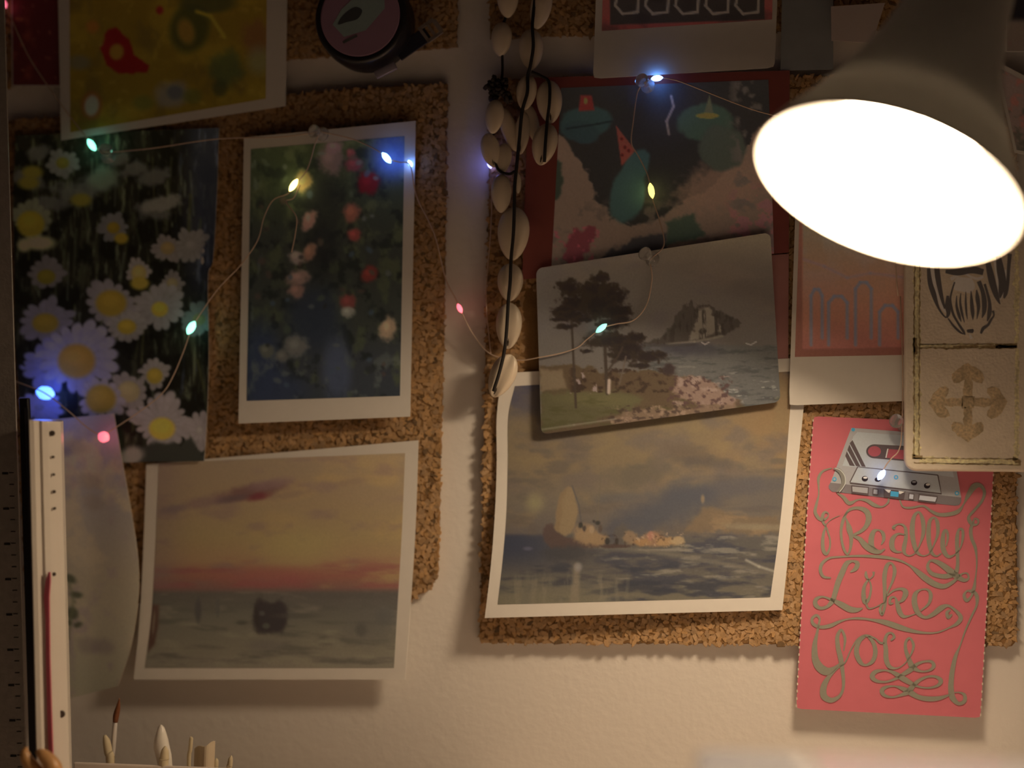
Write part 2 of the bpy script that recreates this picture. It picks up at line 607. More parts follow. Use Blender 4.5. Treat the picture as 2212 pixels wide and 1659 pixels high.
# ================================================================== PICTURES ON THE BOARDS
# --- dark red card, upper left
def paint_redcard(U, V):
    b = Brush(U, V, (24, 3, 3), 5)
    b.mottle(30, 40, (40, 8, 4), 0.5, 0.8, 0.8)
    b.mottle(12, 14, (60, 22, 8), 0.66, 0.85, 0.5, 7)
    return b.out((48, 36, 30), (52, 38, 32), 0, 200)


card('picture_card', 'small dark red card half hidden left of the yellow abstract print', 'card', (24, -50), (150, -50), (150, 186), (26, 186), 0.0066, inner=((26, -48), (148, -48), (148, 184), (28, 184)), paint=paint_redcard, step=4, n=4)


# --- yellow abstract
def paint_yellow(U, V):
    b = Brush(U, V, (44, 27, 2), 3)
    b.mottle(90, 60, (52, 34, 3), 0.42, 0.7, 0.8)
    b.mottle(50, 80, (36, 22, 4), 0.5, 0.75, 0.8, 5)
    b.mottle(20, 20, (58, 40, 6), 0.6, 0.8, 0.4, 9)
    b.poly([(232, 65), (250, 60), (280, 85), (292, 118), (322, 140), (316, 158), (290, 158), (255, 160), (228, 138), (218, 105)], (46, 2, 2), 3, 1, 4)
    b.ell(252, 112, 15, 17, (52, 30, 4), 10, 0.3)
    b.ell(410, 60, 42, 54, (20, 16, 4), 15, 0.25, 0.85)
    b.ell(448, 6, 60, 22, (22, 17, 6), 0, 0.3, 0.8)
    b.ell(402, 68, 18, 28, (50, 30, 5), -15, 0.4)
    b.line([(425, 25), (455, 35), (475, 65), (485, 80)], 8, (54, 38, 4), 3)
    b.ell(488, 148, 34, 36, (24, 22, 8), 20, 0.4, 0.8, 0.35)
    b.ell(475, 190, 16, 18, (18, 15, 6), 0, 0.4, 0.7)
    b.ell(550, 80, 30, 34, (42, 18, 8), 0, 0.5, 0.7, 0.3)
    b.ell(370, 205, 36, 28, (42, 32, 30), -10, 0.4, 0.8, 0.2)
    b.ell(378, 200, 17, 15, (24, 20, 24), 0, 0.4, 0.7)
    b.ell(198, 228, 22, 30, (50, 20, 6), 0, 0.3, 0.8)
    b.ell(198, 228, 15, 22, (54, 44, 38), 8, 0.25)
    b.ell(170, 135, 24, 16, (34, 26, 20), 0, 0.5, 0.7)
    b.ell(345, 22, 8, 9, (50, 6, 4), 0, 0.4)
    b.ell(200, 58, 14, 14, (60, 26, 4), 0, 0.5, 0.7)
    b.ell(310, 222, 22, 16, (30, 26, 6), 0, 0.5, 0.6)
    b.ell(415, 208, 20, 16, (28, 24, 6), 0, 0.5, 0.6)
    b.ell(560, 130, 25, 30, (44, 38, 28), 0, 0.6, 0.5)
    return b.out((50, 37, 33), (58, 42, 38), 0, 300, 0.8)


card('art_print', 'white bordered print of a yellow ochre abstract with a red shape, upper left', 'print', (124, -60), (621, -60), (617, 229), (132, 303), 0.0085,
     lift=lambda U, V: 0.002 * sstep(100, 300, V) * sstep(400, 120, U), inner=((150, -58), (577, -58), (574, 213), (152, 286)), paint=paint_yellow, step=3)


# --- daisies
def paint_daisy(U, V):
    b = Brush(U, V, (14, 11, 6), 8)
    b.mottle(10, 60, (34, 30, 17), 0.5, 0.72, 0.7, 1)
    b.mottle(7, 45, (56, 52, 34), 0.60, 0.8, 0.7, 2)
    b.mottle(26, 34, (8, 6, 3), 0.46, 0.62, 0.9, 3)
    blue = sstep(370, 440, U) * sstep(700, 560, V)
    b.mix(blue * 0.65, (28, 28, 36))
    b.mottle(9, 50, (46, 46, 54), 0.6, 0.8, 0.6, 4, where=sstep(360, 420, U))
    rnd = random.Random(4)
    for k in range(46):
        x = rnd.uniform(60, 460); y = rnd.uniform(300, 900)
        l = rnd.uniform(30, 110); dx = rnd.uniform(-14, 14)
        g = rnd.choice([(40, 38, 22), (52, 48, 34), (30, 28, 14), (46, 40, 16)])
        b.seg(x, y, x + dx, y + l, rnd.uniform(2, 6), g, 2, 0.5)

    def daisy(cx, cy, R, rc, sq=0.85, n=14, rot=0.0, pet=(78, 66, 64), cen=(88, 66, 14), tilt=0.0, off=0.0):
        x = b.U - cx; y = (b.V - cy) / sq
        r = np.hypot(x, y) / R; th = np.arctan2(y, x) + rot
        edge = 0.72 + 0.24 * np.abs(np.cos(th * n / 2)) ** 0.5 + 0.42 * (vnoise(th * 1.9 + 50, np.full_like(th, cx), 3) - 0.5)
        m = 1 - sstep(0.93, 1.05, r / edge)
        sh = 0.90 + 0.08 * np.abs(np.cos(th * n / 2)) ** 0.5 + 0.16 * (fbm(b.U / 16, b.V / 16, 3, 5) - 0.5)
        col = np.array(pet)[None] * sh[:, None]
        mm = m[:, None] * 0.95
        b.c = b.c * (1 - mm) + col * mm
        b.ell(cx, cy + off, rc, rc * sq, cen, 0, 0.18)
        b.ell(cx - rc * .1, cy + off - rc * .2, rc * .6, rc * .5 * sq, tuple(min(255, v * 1.15) for v in cen), 0, 0.6, 0.6)
    P0 = (58, 50, 46)
    daisy(135, 352, 36, 14, .9, 12, .2, (56, 48, 42), (52, 42, 10))
    for (x, y, R) in [(80, 330, 26), (60, 385, 34), (200, 400, 40), (150, 420, 36), (330, 380, 34), (330, 455, 38), (290, 365, 30), (110, 440, 30), (255, 345, 24)]:
        b.ell(x, y, R, R * .55, (48, 42, 36), rnd.uniform(-30, 30), 0.4, 0.8, 0.5, 14)
    for (x, y) in [(62, 395), (70, 372), (175, 432)]:
        b.ell(x, y, 22, 14, (60, 48, 10), 0, 0.4)
    b.ell(350, 440, 46, 16, (62, 54, 46), -12, 0.3, 0.9, 0.4, 12)
    b.ell(225, 385, 34, 26, (50, 50, 38), 0, 0.4, 0.9, 0.3)
    daisy(66, 470, 44, 30, .95, 13, .3, (62, 56, 40), (74, 58, 8), off=14)
    b.ell(85, 525, 34, 15, (86, 76, 48), 0, 0.4)
    b.ell(52, 530, 14, 14, (84, 74, 46), 0, 0.4)
    daisy(245, 492, 38, 14, .9, 11, .1, P0, (66, 48, 6))
    b.ell(262, 515, 15, 12, (78, 58, 8), 0, 0.3)
    daisy(362, 536, 36, 15, .9, 13, .5, (66, 54, 48), (70, 52, 28))
    daisy(412, 530, 40, 12, .95, 13, .5, (66, 56, 50), (64, 54, 48))
    daisy(100, 588, 46, 20, .8, 11, .5, (60, 50, 46), (60, 48, 8), off=10)
    daisy(300, 586, 28, 16, 1.1, 12, 0, (80, 66, 58), (82, 64, 30), off=4)
    b.ell(302, 612, 20, 14, (84, 64, 14), 0, 0.3)
    daisy(372, 612, 28, 12, 1, 11, 0, (66, 54, 48), (70, 56, 36))
    daisy(240, 655, 64, 33, .85, 13, .2, (74, 62, 58), (80, 58, 10))
    daisy(345, 662, 56, 18, .9, 14, .1, (76, 64, 58), (92, 70, 14), off=6)
    daisy(98, 690, 64, 28, .75, 13, .3, (68, 58, 58), (76, 56, 10), off=8)
    daisy(274, 706, 42, 20, .8, 13, 0, (78, 66, 58), (86, 64, 10))
    daisy(430, 690, 40, 14, .9, 11, .3, (52, 50, 44), (50, 46, 26))
    daisy(108, 790, 62, 20, .9, 13, .7, (70, 62, 74), (60, 50, 50))  # bluish petals have the blue fairy light's glow painted in
    daisy(165, 772, 90, 40, .92, 17, .1, (84, 72, 76), (92, 62, 14), off=8)
    daisy(334, 806, 34, 17, 1, 12, .4, (84, 70, 62), (88, 66, 14), off=6)
    daisy(278, 846, 44, 24, .95, 12, .2, (84, 70, 62), (92, 74, 46))
    daisy(218, 862, 50, 32, .95, 13, .4, (88, 74, 70), (88, 64, 14))
    daisy(85, 880, 50, 10, .7, 13, .2, (74, 66, 80), (60, 54, 60))  # blue cast of the nearby bulb is in these petal colours too
    daisy(350, 912, 72, 28, .85, 17, .2, (92, 76, 70), (112, 84, 20), off=14)
    daisy(432, 930, 46, 8, 1.2, 11, .2, (88, 72, 66), (84, 70, 62))
    b.poly([(308, 968), (330, 955), (390, 958), (410, 940), (440, 990), (435, 1000), (308, 1002)], (30, 26, 20), 5, 1, 6)
    b.ell(285, 985, 26, 20, (84, 70, 60), -20, 0.4)
    return b.out((56, 45, 40), (100, 82, 68), 300, 1000, 0.74)


card('photo_card', 'tall unbordered photo of white daisies with yellow centres on the left tile', 'photo', None, None, None, None, 0.0078,
     left=[(34, 292), (28, 420), (30, 560), (32, 740), (46, 900), (60, 1003)], right=[(473, 276), (468, 430), (460, 560), (449, 600), (451, 760), (447, 900), (441, 996)],
     lift=lambda U, V: 0.003 * sstep(430, 470, U) * np.abs(np.sin((V - 280) / 230.0)) + 0.001 * sstep(850, 1000, V), paint=paint_daisy, step=2.6, n=30)


# --- flower garden print
def paint_garden(U, V):
    b = Brush(U, V, (30, 28, 18), 14)
    b.grad([(300, (32, 32, 18)), (420, (30, 30, 20)), (520, (30, 28, 22)), (700, (34, 32, 24)), (780, (33, 31, 29)), (860, (32, 31, 29))])
    b.mottle(26, 34, (46, 44, 26), 0.48, 0.74, 0.8, 1)
    b.mottle(18, 22, (18, 18, 14), 0.5, 0.72, 0.8, 2)
    b.mix(0.75 * sstep(690, 740, U) * sstep(720, 680, U), (26, 26, 24))
    b.ell(700, 470, 40, 120, (20, 18, 16), 5, 0.5, 0.8)
    b.ell(680, 690, 60, 70, (26, 27, 30), 0, 0.5, 0.9)
    b.ell(565, 790, 42, 90, (27, 30, 40), 0, 0.5, 0.8)
    b.ell(590, 840, 70, 36, (29, 31, 38), 0, 0.5, 0.8)
    b.ell(728, 800, 30, 70, (44, 44, 50), 0, 0.5, 0.8)
    b.mottle(22, 26, (62, 58, 46), 0.58, 0.78, 0.6, 6, where=sstep(720, 800, V))
    b.mottle(14, 40, (56, 54, 44), 0.62, 0.8, 0.6, 8, where=sstep(600, 545, U))
    b.ell(845, 330, 46, 60, (34, 36, 60), 0, 0.5, 0.7)  # soft blue patch paints in the fairy light's glow
    fl = [(715, 345, 26, 30, (62, 44, 40)), (722, 318, 18, 14, (70, 48, 46)), (765, 355, 18, 16, (66, 26, 26)), (757, 330, 10, 10, (70, 30, 28)),
          (796, 395, 23, 24, (62, 8, 10)), (760, 460, 18, 20, (82, 42, 30)), (765, 508, 15, 14, (84, 32, 26)), (668, 475, 13, 24, (92, 60, 50)),
          (640, 555, 17, 15, (92, 72, 60)), (668, 545, 14, 20, (90, 58, 42)), (645, 600, 24, 16, (88, 62, 50)), (640, 628, 17, 15, (84, 56, 44)),
          (798, 592, 17, 16, (78, 26, 20)), (752, 652, 17, 16, (78, 32, 26)), (752, 674, 14, 12, (88, 78, 62)), (838, 710, 17, 26, (104, 78, 54)),
          (640, 748, 24, 22, (64, 56, 46)), (575, 758, 16, 16, (56, 50, 38)), (655, 392, 18, 22, (86, 62, 34)), (610, 770, 16, 14, (60, 52, 42))]
    for (x, y, rx, ry, c) in fl:
        b.ell(x, y, rx, ry, c, (x * 7) % 60 - 30, 0.35, 0.95, 0.35, 10)
        b.ell(x - rx * .2, y - ry * .2, rx * .4, ry * .4, tuple(v * 1.25 for v in c), 0, 0.6, 0.6)
    rnd = random.Random(9)
    for k in range(60):
        x = rnd.uniform(545, 865); y = rnd.uniform(330, 850)
        b.ell(x, y, rnd.uniform(4, 9), rnd.uniform(3, 9), rnd.choice([(44, 44, 30), (56, 52, 44), (24, 22, 18), (50, 34, 26), (40, 44, 46)]), rnd.uniform(0, 90), 0.5, 0.7)
    return b.out((58, 45, 39), (108, 88, 68), 300, 880, 0.66)


card('art_print', 'white bordered print of a dark flower garden with red blooms, centre of left tile', 'print', (527, 297), (898, 261), (886, 900), (515, 915), 0.0088,
     lift=lambda U, V: 0.0035 * sstep(640, 900, V) + 0.0012 * np.cos((V - 280) / 100.0), inner=((542, 322), (874, 294), (864, 855), (533, 866)), paint=paint_garden, step=2.6, n=24)


# --- floral sheet, curled, lower left
def paint_floral(U, V):
    b = Brush(U, V, (92, 74, 56), 21)
    b.grad([(890, (72, 62, 70)), (960, (76, 62, 58)), (1080, (82, 66, 54)), (1250, (92, 72, 50)), (1500, (96, 78, 52))])
    b.mottle(50, 60, (104, 80, 54), 0.5, 0.75, 0.6)
    b.mottle(30, 40, (84, 62, 52), 0.55, 0.8, 0.5, 4)
    for (x, y, rx, ry) in [(150, 1250, 16, 8), (165, 1285, 14, 7), (155, 1325, 14, 12), (168, 1350, 10, 6), (148, 1345, 8, 6)]:
        b.ell(x, y, rx, ry, (44, 38, 22), (x * 13) % 70 - 35, 0.4, 0.9, 0.3)
    for (x, y) in [(195, 1040), (205, 1085), (170, 965), (225, 1395), (190, 1395)]:
        b.ell(x, y, 22, 16, (76, 58, 44), 20, 0.6, 0.6, 0.3)
    b.line([(150, 1260), (160, 1300), (152, 1340), (148, 1380)], 5, (58, 50, 28), 2, 0.7)
    return b.out((88, 72, 60), (118, 94, 70), 900, 1480, 0.98)


fl_left = [(58, 912), (58, 1060), (64, 1240), (76, 1400), (92, 1524)]
fl_right = [(246, 893), (262, 985), (286, 1120), (299, 1220), (298, 1300), (282, 1400), (254, 1482)]
card('floral_sheet', 'curled cream sheet with faint green florals behind the white scale ruler', 'print', None, None, None, None, 0.0105, left=fl_left, right=fl_right,
     lift=lambda U, V: 0.005 * sstep(1000, 1480, V) ** 1.3 + 0.003 * sstep(180, 300, U), mat=PAPER_WARM, paint=paint_floral, step=4, n=24)


# --- sunset print
def paint_sunset(U, V):
    b = Brush(U, V, (100, 76, 50), 31)
    b.grad([(975, (98, 74, 50)), (1080, (102, 76, 48)), (1160, (106, 80, 46)), (1210, (108, 76, 46)), (1245, (102, 58, 40)), (1270, (88, 54, 42)), (1282, (66, 54, 42)), (1330, (76, 64, 48)), (1400, (90, 74, 54)), (1445, (98, 80, 60))])
    sky = sstep(1275, 1265, V)
    b.mottle(120, 60, (114, 84, 46), 0.45, 0.75, 0.7, 1, where=sky * sstep(450, 700, U))
    b.mottle(70, 30, (88, 62, 50), 0.55, 0.8, 0.5, 2, where=sky)
    b.mottle(90, 16, (98, 48, 40), 0.45, 0.7, 0.8, 3, where=sky * sstep(1195, 1235, V))
    b.mix(0.5 * sky * sstep(430, 330, U), (88, 64, 52))
    b.ell(640, 1185, 80, 34, (112, 88, 46), 0, 0.7, 0.6)
    for (x, y, rx, ry, c, a) in [(545, 1062, 70, 15, (72, 42, 36), .8), (555, 1073, 26, 8, (78, 30, 28), .9), (500, 1078, 34, 7, (66, 46, 40), .8), (585, 1045, 46, 10, (90, 62, 52), .7), (440, 1085, 40, 12, (82, 56, 48), .6), (375, 1100, 26, 8, (78, 58, 50), .7), (620, 1070, 40, 7, (92, 66, 46), .7), (755, 1042, 40, 6, (92, 66, 46), .5)]:
        b.ell(x, y, rx, ry, c, -10, 0.6, a, 0.3, 14)
    b.ell(580, 1245, 120, 18, (106, 52, 42), 0, 0.7, 0.6)
    sea = sstep(1272, 1286, V)
    b.mottle(90, 14, (62, 52, 40), 0.5, 0.75, 0.6, 5, where=sea)
    b.mottle(60, 18, (104, 86, 62), 0.55, 0.8, 0.5, 6, where=sea)
    b.mix(0.35 * sea * sstep(500, 700, U) * sstep(1370, 1290, V), (62, 50, 42))
    b.ell(582, 1335, 34, 34, (44, 34, 28), 0, 0.25, 1, 0.25, 12)
    b.ell(560, 1328, 12, 34, (40, 30, 24), 4, 0.4, .9, .3, 8)
    b.ell(605, 1330, 14, 32, (42, 32, 28), -4, 0.4, .9, .3, 8)
    b.poly([(552, 1306), (566, 1298), (590, 1304), (612, 1302), (622, 1316), (616, 1366), (560, 1366)], (44, 34, 29), 6, .8, 6)
    b.ell(575, 1352, 8, 6, (66, 58, 44), 0, 0.4, .8); b.ell(566, 1325, 6, 5, (66, 56, 46), 0, 0.4, .8)
    b.ell(522, 1345, 12, 5, (56, 46, 36), 0, 0.5, .8); b.ell(640, 1330, 46, 6, (58, 48, 38), 0, 0.6, .6)
    b.poly([(322, 1306), (344, 1306), (342, 1350), (334, 1392), (320, 1408)], (66, 40, 28), 4)
    b.ell(332, 1345, 3, 26, (84, 62, 44), 4, 0.4)
    b.ell(428, 1318, 7, 26, (58, 48, 40), 0, 0.4)
    b.ell(470, 1312, 5, 20, (64, 54, 44), 0, 0.5, .7)
    b.ell(800, 1345, 60, 40, (72, 60, 48), 0, 0.7, .6, 0.4, 14)
    b.ell(780, 1360, 12, 14, (60, 50, 40), 0, 0.5, .7); b.ell(832, 1330, 20, 20, (66, 56, 46), 0, 0.5, .7)
    b.ell(575, 1395, 40, 12, (76, 62, 50), 0, 0.6, .6)
    return b.out((112, 92, 72), (140, 115, 92), 960, 1460, 0.74)


card('art_print', 'white bordered print of an orange sunset over grey water, bottom of left tile', 'print', None, None, None, None, 0.0068,
     left=[(316, 1003), (311, 1150), (302, 1330), (289, 1468)], right=[(904, 951), (897, 1150), (886, 1320), (875, 1468)],
     lift=lambda U, V: 0.0026 * sstep(1060, 1468, V), inL=[(343, 1000), (337, 1150), (328, 1320), (313, 1443)], inR=[(875, 979), (868, 1150), (858, 1320), (851, 1443)],
     paint=paint_sunset, step=2.6, n=30)


# --- dark red slip and the pop card behind the coastal postcard
card('paper_slip', 'dark red paper slip peeking out right of the coastal postcard', 'paper', (1560, 560), (1704, 548), (1703, 778), (1560, 784), 0.0062, mat=plain('dark_red_paper', alb((92, 50, 36), (120, 95, 72)), 0.6, var=0.25, scale=50), n=4)


def paint_pop(U, V):
    b = Brush(U, V, (30, 24, 20), 41)
    # sky ground with clouds along left, bottom and right
    b.poly([(1190, 270), (1225, 300), (1245, 340), (1270, 370), (1275, 410), (1300, 440), (1315, 470), (1350, 490), (1420, 480), (1460, 440), (1510, 420), (1540, 395), (1590, 350), (1640, 280), (1720, 220), (1720, 620), (1180, 620)], (78, 56, 42), 3, 1, 12, 16)
    b.mottle(26, 20, (62, 46, 36), 0.55, 0.7, 0.8, 2, where=sstep(420, 460, V))
    b.ell(1560, 400, 90, 50, (88, 60, 44), -20, 0.4, 0.8, 0.4, 14)
    b.poly([(1190, 345), (1215, 350), (1215, 420), (1190, 440)], (34, 34, 24), 4, 1, 6)
    for (x, y, rx, ry, r, c) in [(1265, 265, 58, 34, -8, (32, 40, 36)), (1255, 285, 40, 24, 10, (30, 36, 34)), (1525, 265, 62, 40, 0, (38, 44, 32)), (1560, 320, 50, 50, 0, (44, 42, 32)),
                                 (1355, 420, 38, 62, 12, (36, 46, 40)), (1372, 365, 26, 46, 25, (36, 46, 40))]:
        b.ell(x, y, rx, ry, c, r, 0.12, 1, 0.12, 20)
    b.line([(1225, 278), (1290, 268), (1320, 262)], 4, (20, 22, 20), 1.5, .9)
    b.poly([(1250, 240), (1254, 206), (1278, 206), (1284, 238)], (90, 22, 18), 2)
    b.ell(1265, 218, 4, 7, (92, 60, 26), 0, .3)
    b.poly([(1331, 272), (1372, 325), (1343, 358)], (108, 34, 24), 2)
    for (x, y) in [(1343, 300), (1350, 318), (1344, 335), (1358, 325)]:
        b.ell(x, y, 4, 4, (60, 18, 14), 0, .3)
    b.poly([(1519, 250), (1533, 205), (1542, 248)], (58, 52, 34), 2)
    b.ell(1528, 250, 24, 6, (96, 74, 20), 0, .2)
    b.line([(1450, 208), (1455, 230), (1440, 262), (1445, 290)], 5, (84, 64, 54), 2)
    b.poly([(1215, 560), (1225, 520), (1240, 490), (1255, 505), (1270, 490), (1290, 495), (1270, 545), (1240, 580)], (74, 28, 28), 4, 1, 8, 10)
    b.mottle(10, 10, (104, 40, 44), 0.55, 0.75, 0.7, 6, where=((U < 1295) & (V > 490)).astype(float))
    b.poly([(1290, 560), (1380, 510), (1440, 505), (1440, 540), (1380, 560), (1290, 580)], (40, 32, 28), 5, 1, 8, 12)
    b.poly([(1440, 480), (1500, 460), (1520, 510), (1440, 530)], (40, 42, 30), 5, 1, 8, 12)
    b.mottle(22, 20, (110, 52, 48), 0.5, 0.65, 0.8, 8, where=sstep(1560, 1600, U) * sstep(380, 440, V))
    b.mottle(30, 26, (64, 50, 40), 0.55, 0.7, 0.8, 9, where=sstep(1560, 1600, U))
    return b.out((68, 52, 40), (92, 72, 56), 180, 600)


card('picture_card', 'dark red margined card of teal blobs and brown clouds at top of right tile', 'card', (1142, 168), (1706, 152), (1704, 545), (1128, 604), 0.0070, mat=plain('deep_red_card', alb((54, 18, 11), (92, 72, 56)), 0.6, var=0.1, scale=40),
     inner=((1212, 190), (1660, 172), (1672, 548), (1190, 598)), paint=paint_pop, step=2.6, n=10)


# --- large seascape print
def paint_sea(U, V):
    b = Brush(U, V, (120, 92, 58), 51)
    b.grad([(800, (94, 76, 70)), (900, (118, 92, 60)), (1000, (120, 94, 62)), (1080, (110, 90, 66)), (1150, (96, 80, 66)), (1165, (88, 76, 62)), (1230, (94, 80, 64)), (1310, (118, 100, 72))])
    sky = sstep(1170, 1150, V)
    b.mix(0.75 * sky * sstep(1300, 1110, U) * sstep(960, 840, V), (70, 64, 72))
    b.mix(0.8 * sky * sstep(1480, 1680, U) * sstep(1060, 960, V), (140, 100, 58))
    b.mottle(90, 50, (104, 84, 66), 0.5, 0.75, 0.7, 1, where=sky)
    b.mottle(60, 40, (132, 102, 62), 0.55, 0.8, 0.5, 2, where=sky)
    b.mottle(150, 26, (88, 76, 66), 0.50, 0.72, 0.75, 31, where=sky * sstep(1250, 1400, U) * sstep(1000, 1060, V))
    b.mottle(60, 22, (96, 78, 60), 0.52, 0.74, 0.7, 32, where=sky * sstep(930, 980, V))
    b.ell(1560, 1060, 150, 18, (88, 76, 66), -6, 0.6, 0.8, 0.5, 30)
    b.ell(1430, 1105, 120, 34, (76, 70, 66), -22, 0.6, 0.85, 0.5, 26)
    b.ell(1340, 1075, 60, 10, (92, 80, 68), -4, 0.7, 0.7, 0.5, 20)
    b.ell(1385, 1022, 62, 26, (94, 78, 58), -14, 0.6, 0.75, 0.5, 18)
    b.ell(1500, 985, 70, 18, (100, 78, 56), 12, 0.6, 0.7, 0.5, 20)
    b.ell(1530, 1000, 60, 10, (86, 72, 58), 6, 0.7, 0.6, 0.5, 16)
    b.mix(0.5 * sstep(1010, 1040, V) * sstep(1120, 1080, V) * sstep(1500, 1650, U), (88, 76, 66))
    b.poly([(1478, 1150), (1500, 1120), (1520, 1092), (1545, 1096), (1580, 1112), (1680, 1118), (1690, 1152)], (116, 88, 58), 6, .8, 8, 14)
    b.mottle(40, 12, (138, 104, 66), 0.5, 0.7, 0.6, 33, where=sky * sstep(1500, 1540, U) * sstep(1095, 1115, V))
    b.ell(1640, 1138, 70, 7, (134, 112, 78), 2, 0.6, 0.7, 0.3, 12)
    b.ell(1518, 1078, 4, 9, (140, 108, 72), 0, .5, .8)
    b.ell(1155, 1086, 17, 18, (140, 118, 74), 0, 0.9, 0.8)
    sea = sstep(1150, 1160, V)
    b.mix(sea * 0.8 * sstep(1300, 1110, U) * sstep(1260, 1180, V), (52, 52, 60))
    b.mottle(60, 12, (68, 62, 60), 0.46, 0.68, 0.9, 4, where=sea * sstep(1240, 1320, U))
    b.mottle(45, 9, (132, 114, 88), 0.56, 0.74, 0.8, 5, where=sea * sstep(1260, 1360, U))
    b.mottle(80, 18, (58, 54, 54), 0.54, 0.72, 0.8, 6, where=sea * sstep(1200, 1230, V))
    b.mix(0.6 * sea * sstep(1240, 1300, V) * sstep(1420, 1250, U), (122, 104, 74))
    b.mottle(12, 50, (130, 110, 80), 0.55, 0.75, 0.5, 7, where=sea * sstep(1225, 1260, V) * sstep(1420, 1300, U))
    b.line([(1270, 1180), (1400, 1190), (1500, 1205), (1600, 1225), (1670, 1240)], 8, (118, 100, 76), 5, .6)
    b.line([(1612, 1210), (1640, 1224), (1672, 1234)], 5, (164, 144, 112), 3, .8)
    # boats: a tall pale sail, a row of small figures' boats as plain dabs
    b.poly([(1228, 1050), (1236, 1052), (1244, 1078), (1248, 1105), (1245, 1130), (1236, 1150), (1222, 1158), (1204, 1154), (1196, 1145), (1200, 1120), (1205, 1090), (1212, 1066)], (132, 102, 66), 3, 1, 3)
    b.poly([(1226, 1054), (1216, 1080), (1212, 1120), (1208, 1150), (1198, 1144), (1203, 1100), (1212, 1066)], (122, 92, 58), 4, .7, 3)
    b.line([(1236, 1050), (1250, 1090), (1256, 1130)], 2.5, (86, 74, 64), 1.2)
    b.line([(1298, 1020), (1290, 1130)], 2.5, (104, 86, 62), 1.2, .8)
    b.poly([(1172, 1140), (1180, 1132), (1194, 1130), (1200, 1146), (1222, 1160), (1258, 1164), (1300, 1174), (1290, 1182), (1230, 1184), (1192, 1186), (1176, 1168)], (84, 62, 50), 4, 1, 5)
    b.ell(1225, 1195, 50, 16, (66, 58, 52), 0, .5, .8, .4, 16)
    for (x, y, rx, ry, c) in [(1265, 1155, 24, 22, (142, 106, 68)), (1292, 1165, 22, 14, (140, 104, 66)), (1254, 1134, 5, 6, (56, 50, 40)), (1262, 1142, 4, 7, (72, 58, 46)), (1291, 1130, 6, 5, (56, 50, 40)), (1283, 1126, 3, 3, (62, 54, 44)), (1297, 1142, 4, 8, (84, 66, 50)), (1278, 1144, 5, 9, (150, 116, 80)),
                              (1345, 1155, 18, 20, (88, 74, 60)), (1312, 1170, 5, 8, (54, 46, 38)), (1332, 1168, 4, 7, (60, 50, 42)), (1362, 1162, 16, 14, (130, 98, 66)), (1410, 1165, 26, 16, (140, 98, 64)), (1405, 1158, 7, 10, (158, 100, 72)),
                              (1440, 1170, 22, 10, (156, 112, 66)), (1464, 1168, 14, 10, (160, 124, 80)), (1385, 1172, 18, 8, (150, 104, 60)), (1330, 1180, 34, 4, (78, 56, 44))]:
        b.ell(x, y, rx, ry, c, 0, .35, .95, .3, 7)
    b.mottle(5, 5, (176, 136, 94), .62, .8, .6, 11, where=((U > 1350) & (U < 1480) & (V > 1150) & (V < 1182)).astype(float))
    b.mottle(6, 6, (64, 46, 34), .64, .8, .7, 12, where=((U > 1300) & (U < 1480) & (V > 1150) & (V < 1182)).astype(float))
    b.seg(1246, 1222, 1240, 1305, 12, (134, 110, 80), 5, .7, 20); b.ell(1249, 1225, 8, 9, (140, 122, 104), 0, .6, .8)
    b.seg(1140, 1245, 1135, 1305, 16, (112, 96, 72), 6, .6, 22); b.ell(1140, 1185, 10, 4, (96, 86, 90), 0, .5, .7)
    return b.out((172, 146, 116), (192, 164, 132), 830, 1320, 0.62)


card('art_print', 'large white bordered seascape print with pale sail and boats, lower right tile', 'print', None, None, None, None, 0.0072,
     left=[(1084, 806), (1073, 900), (1073, 1000), (1069, 1110), (1060, 1225), (1047, 1335)], right=[(1745, 772), (1737, 870), (1724, 1000), (1708, 1150), (1690, 1318)],
     lift=lambda U, V: 0.0055 * sstep(1000, 1335, V) * sstep(1750, 1050, U) + 0.001 * sstep(950, 1330, V), inL=[(1112, 834), (1098, 900), (1097, 1000), (1094, 1110), (1086, 1210), (1075, 1306)],
     inR=[(1716, 802), (1708, 870), (1698, 1000), (1683, 1150), (1664, 1290)], paint=paint_sea, step=2.3, n=36)


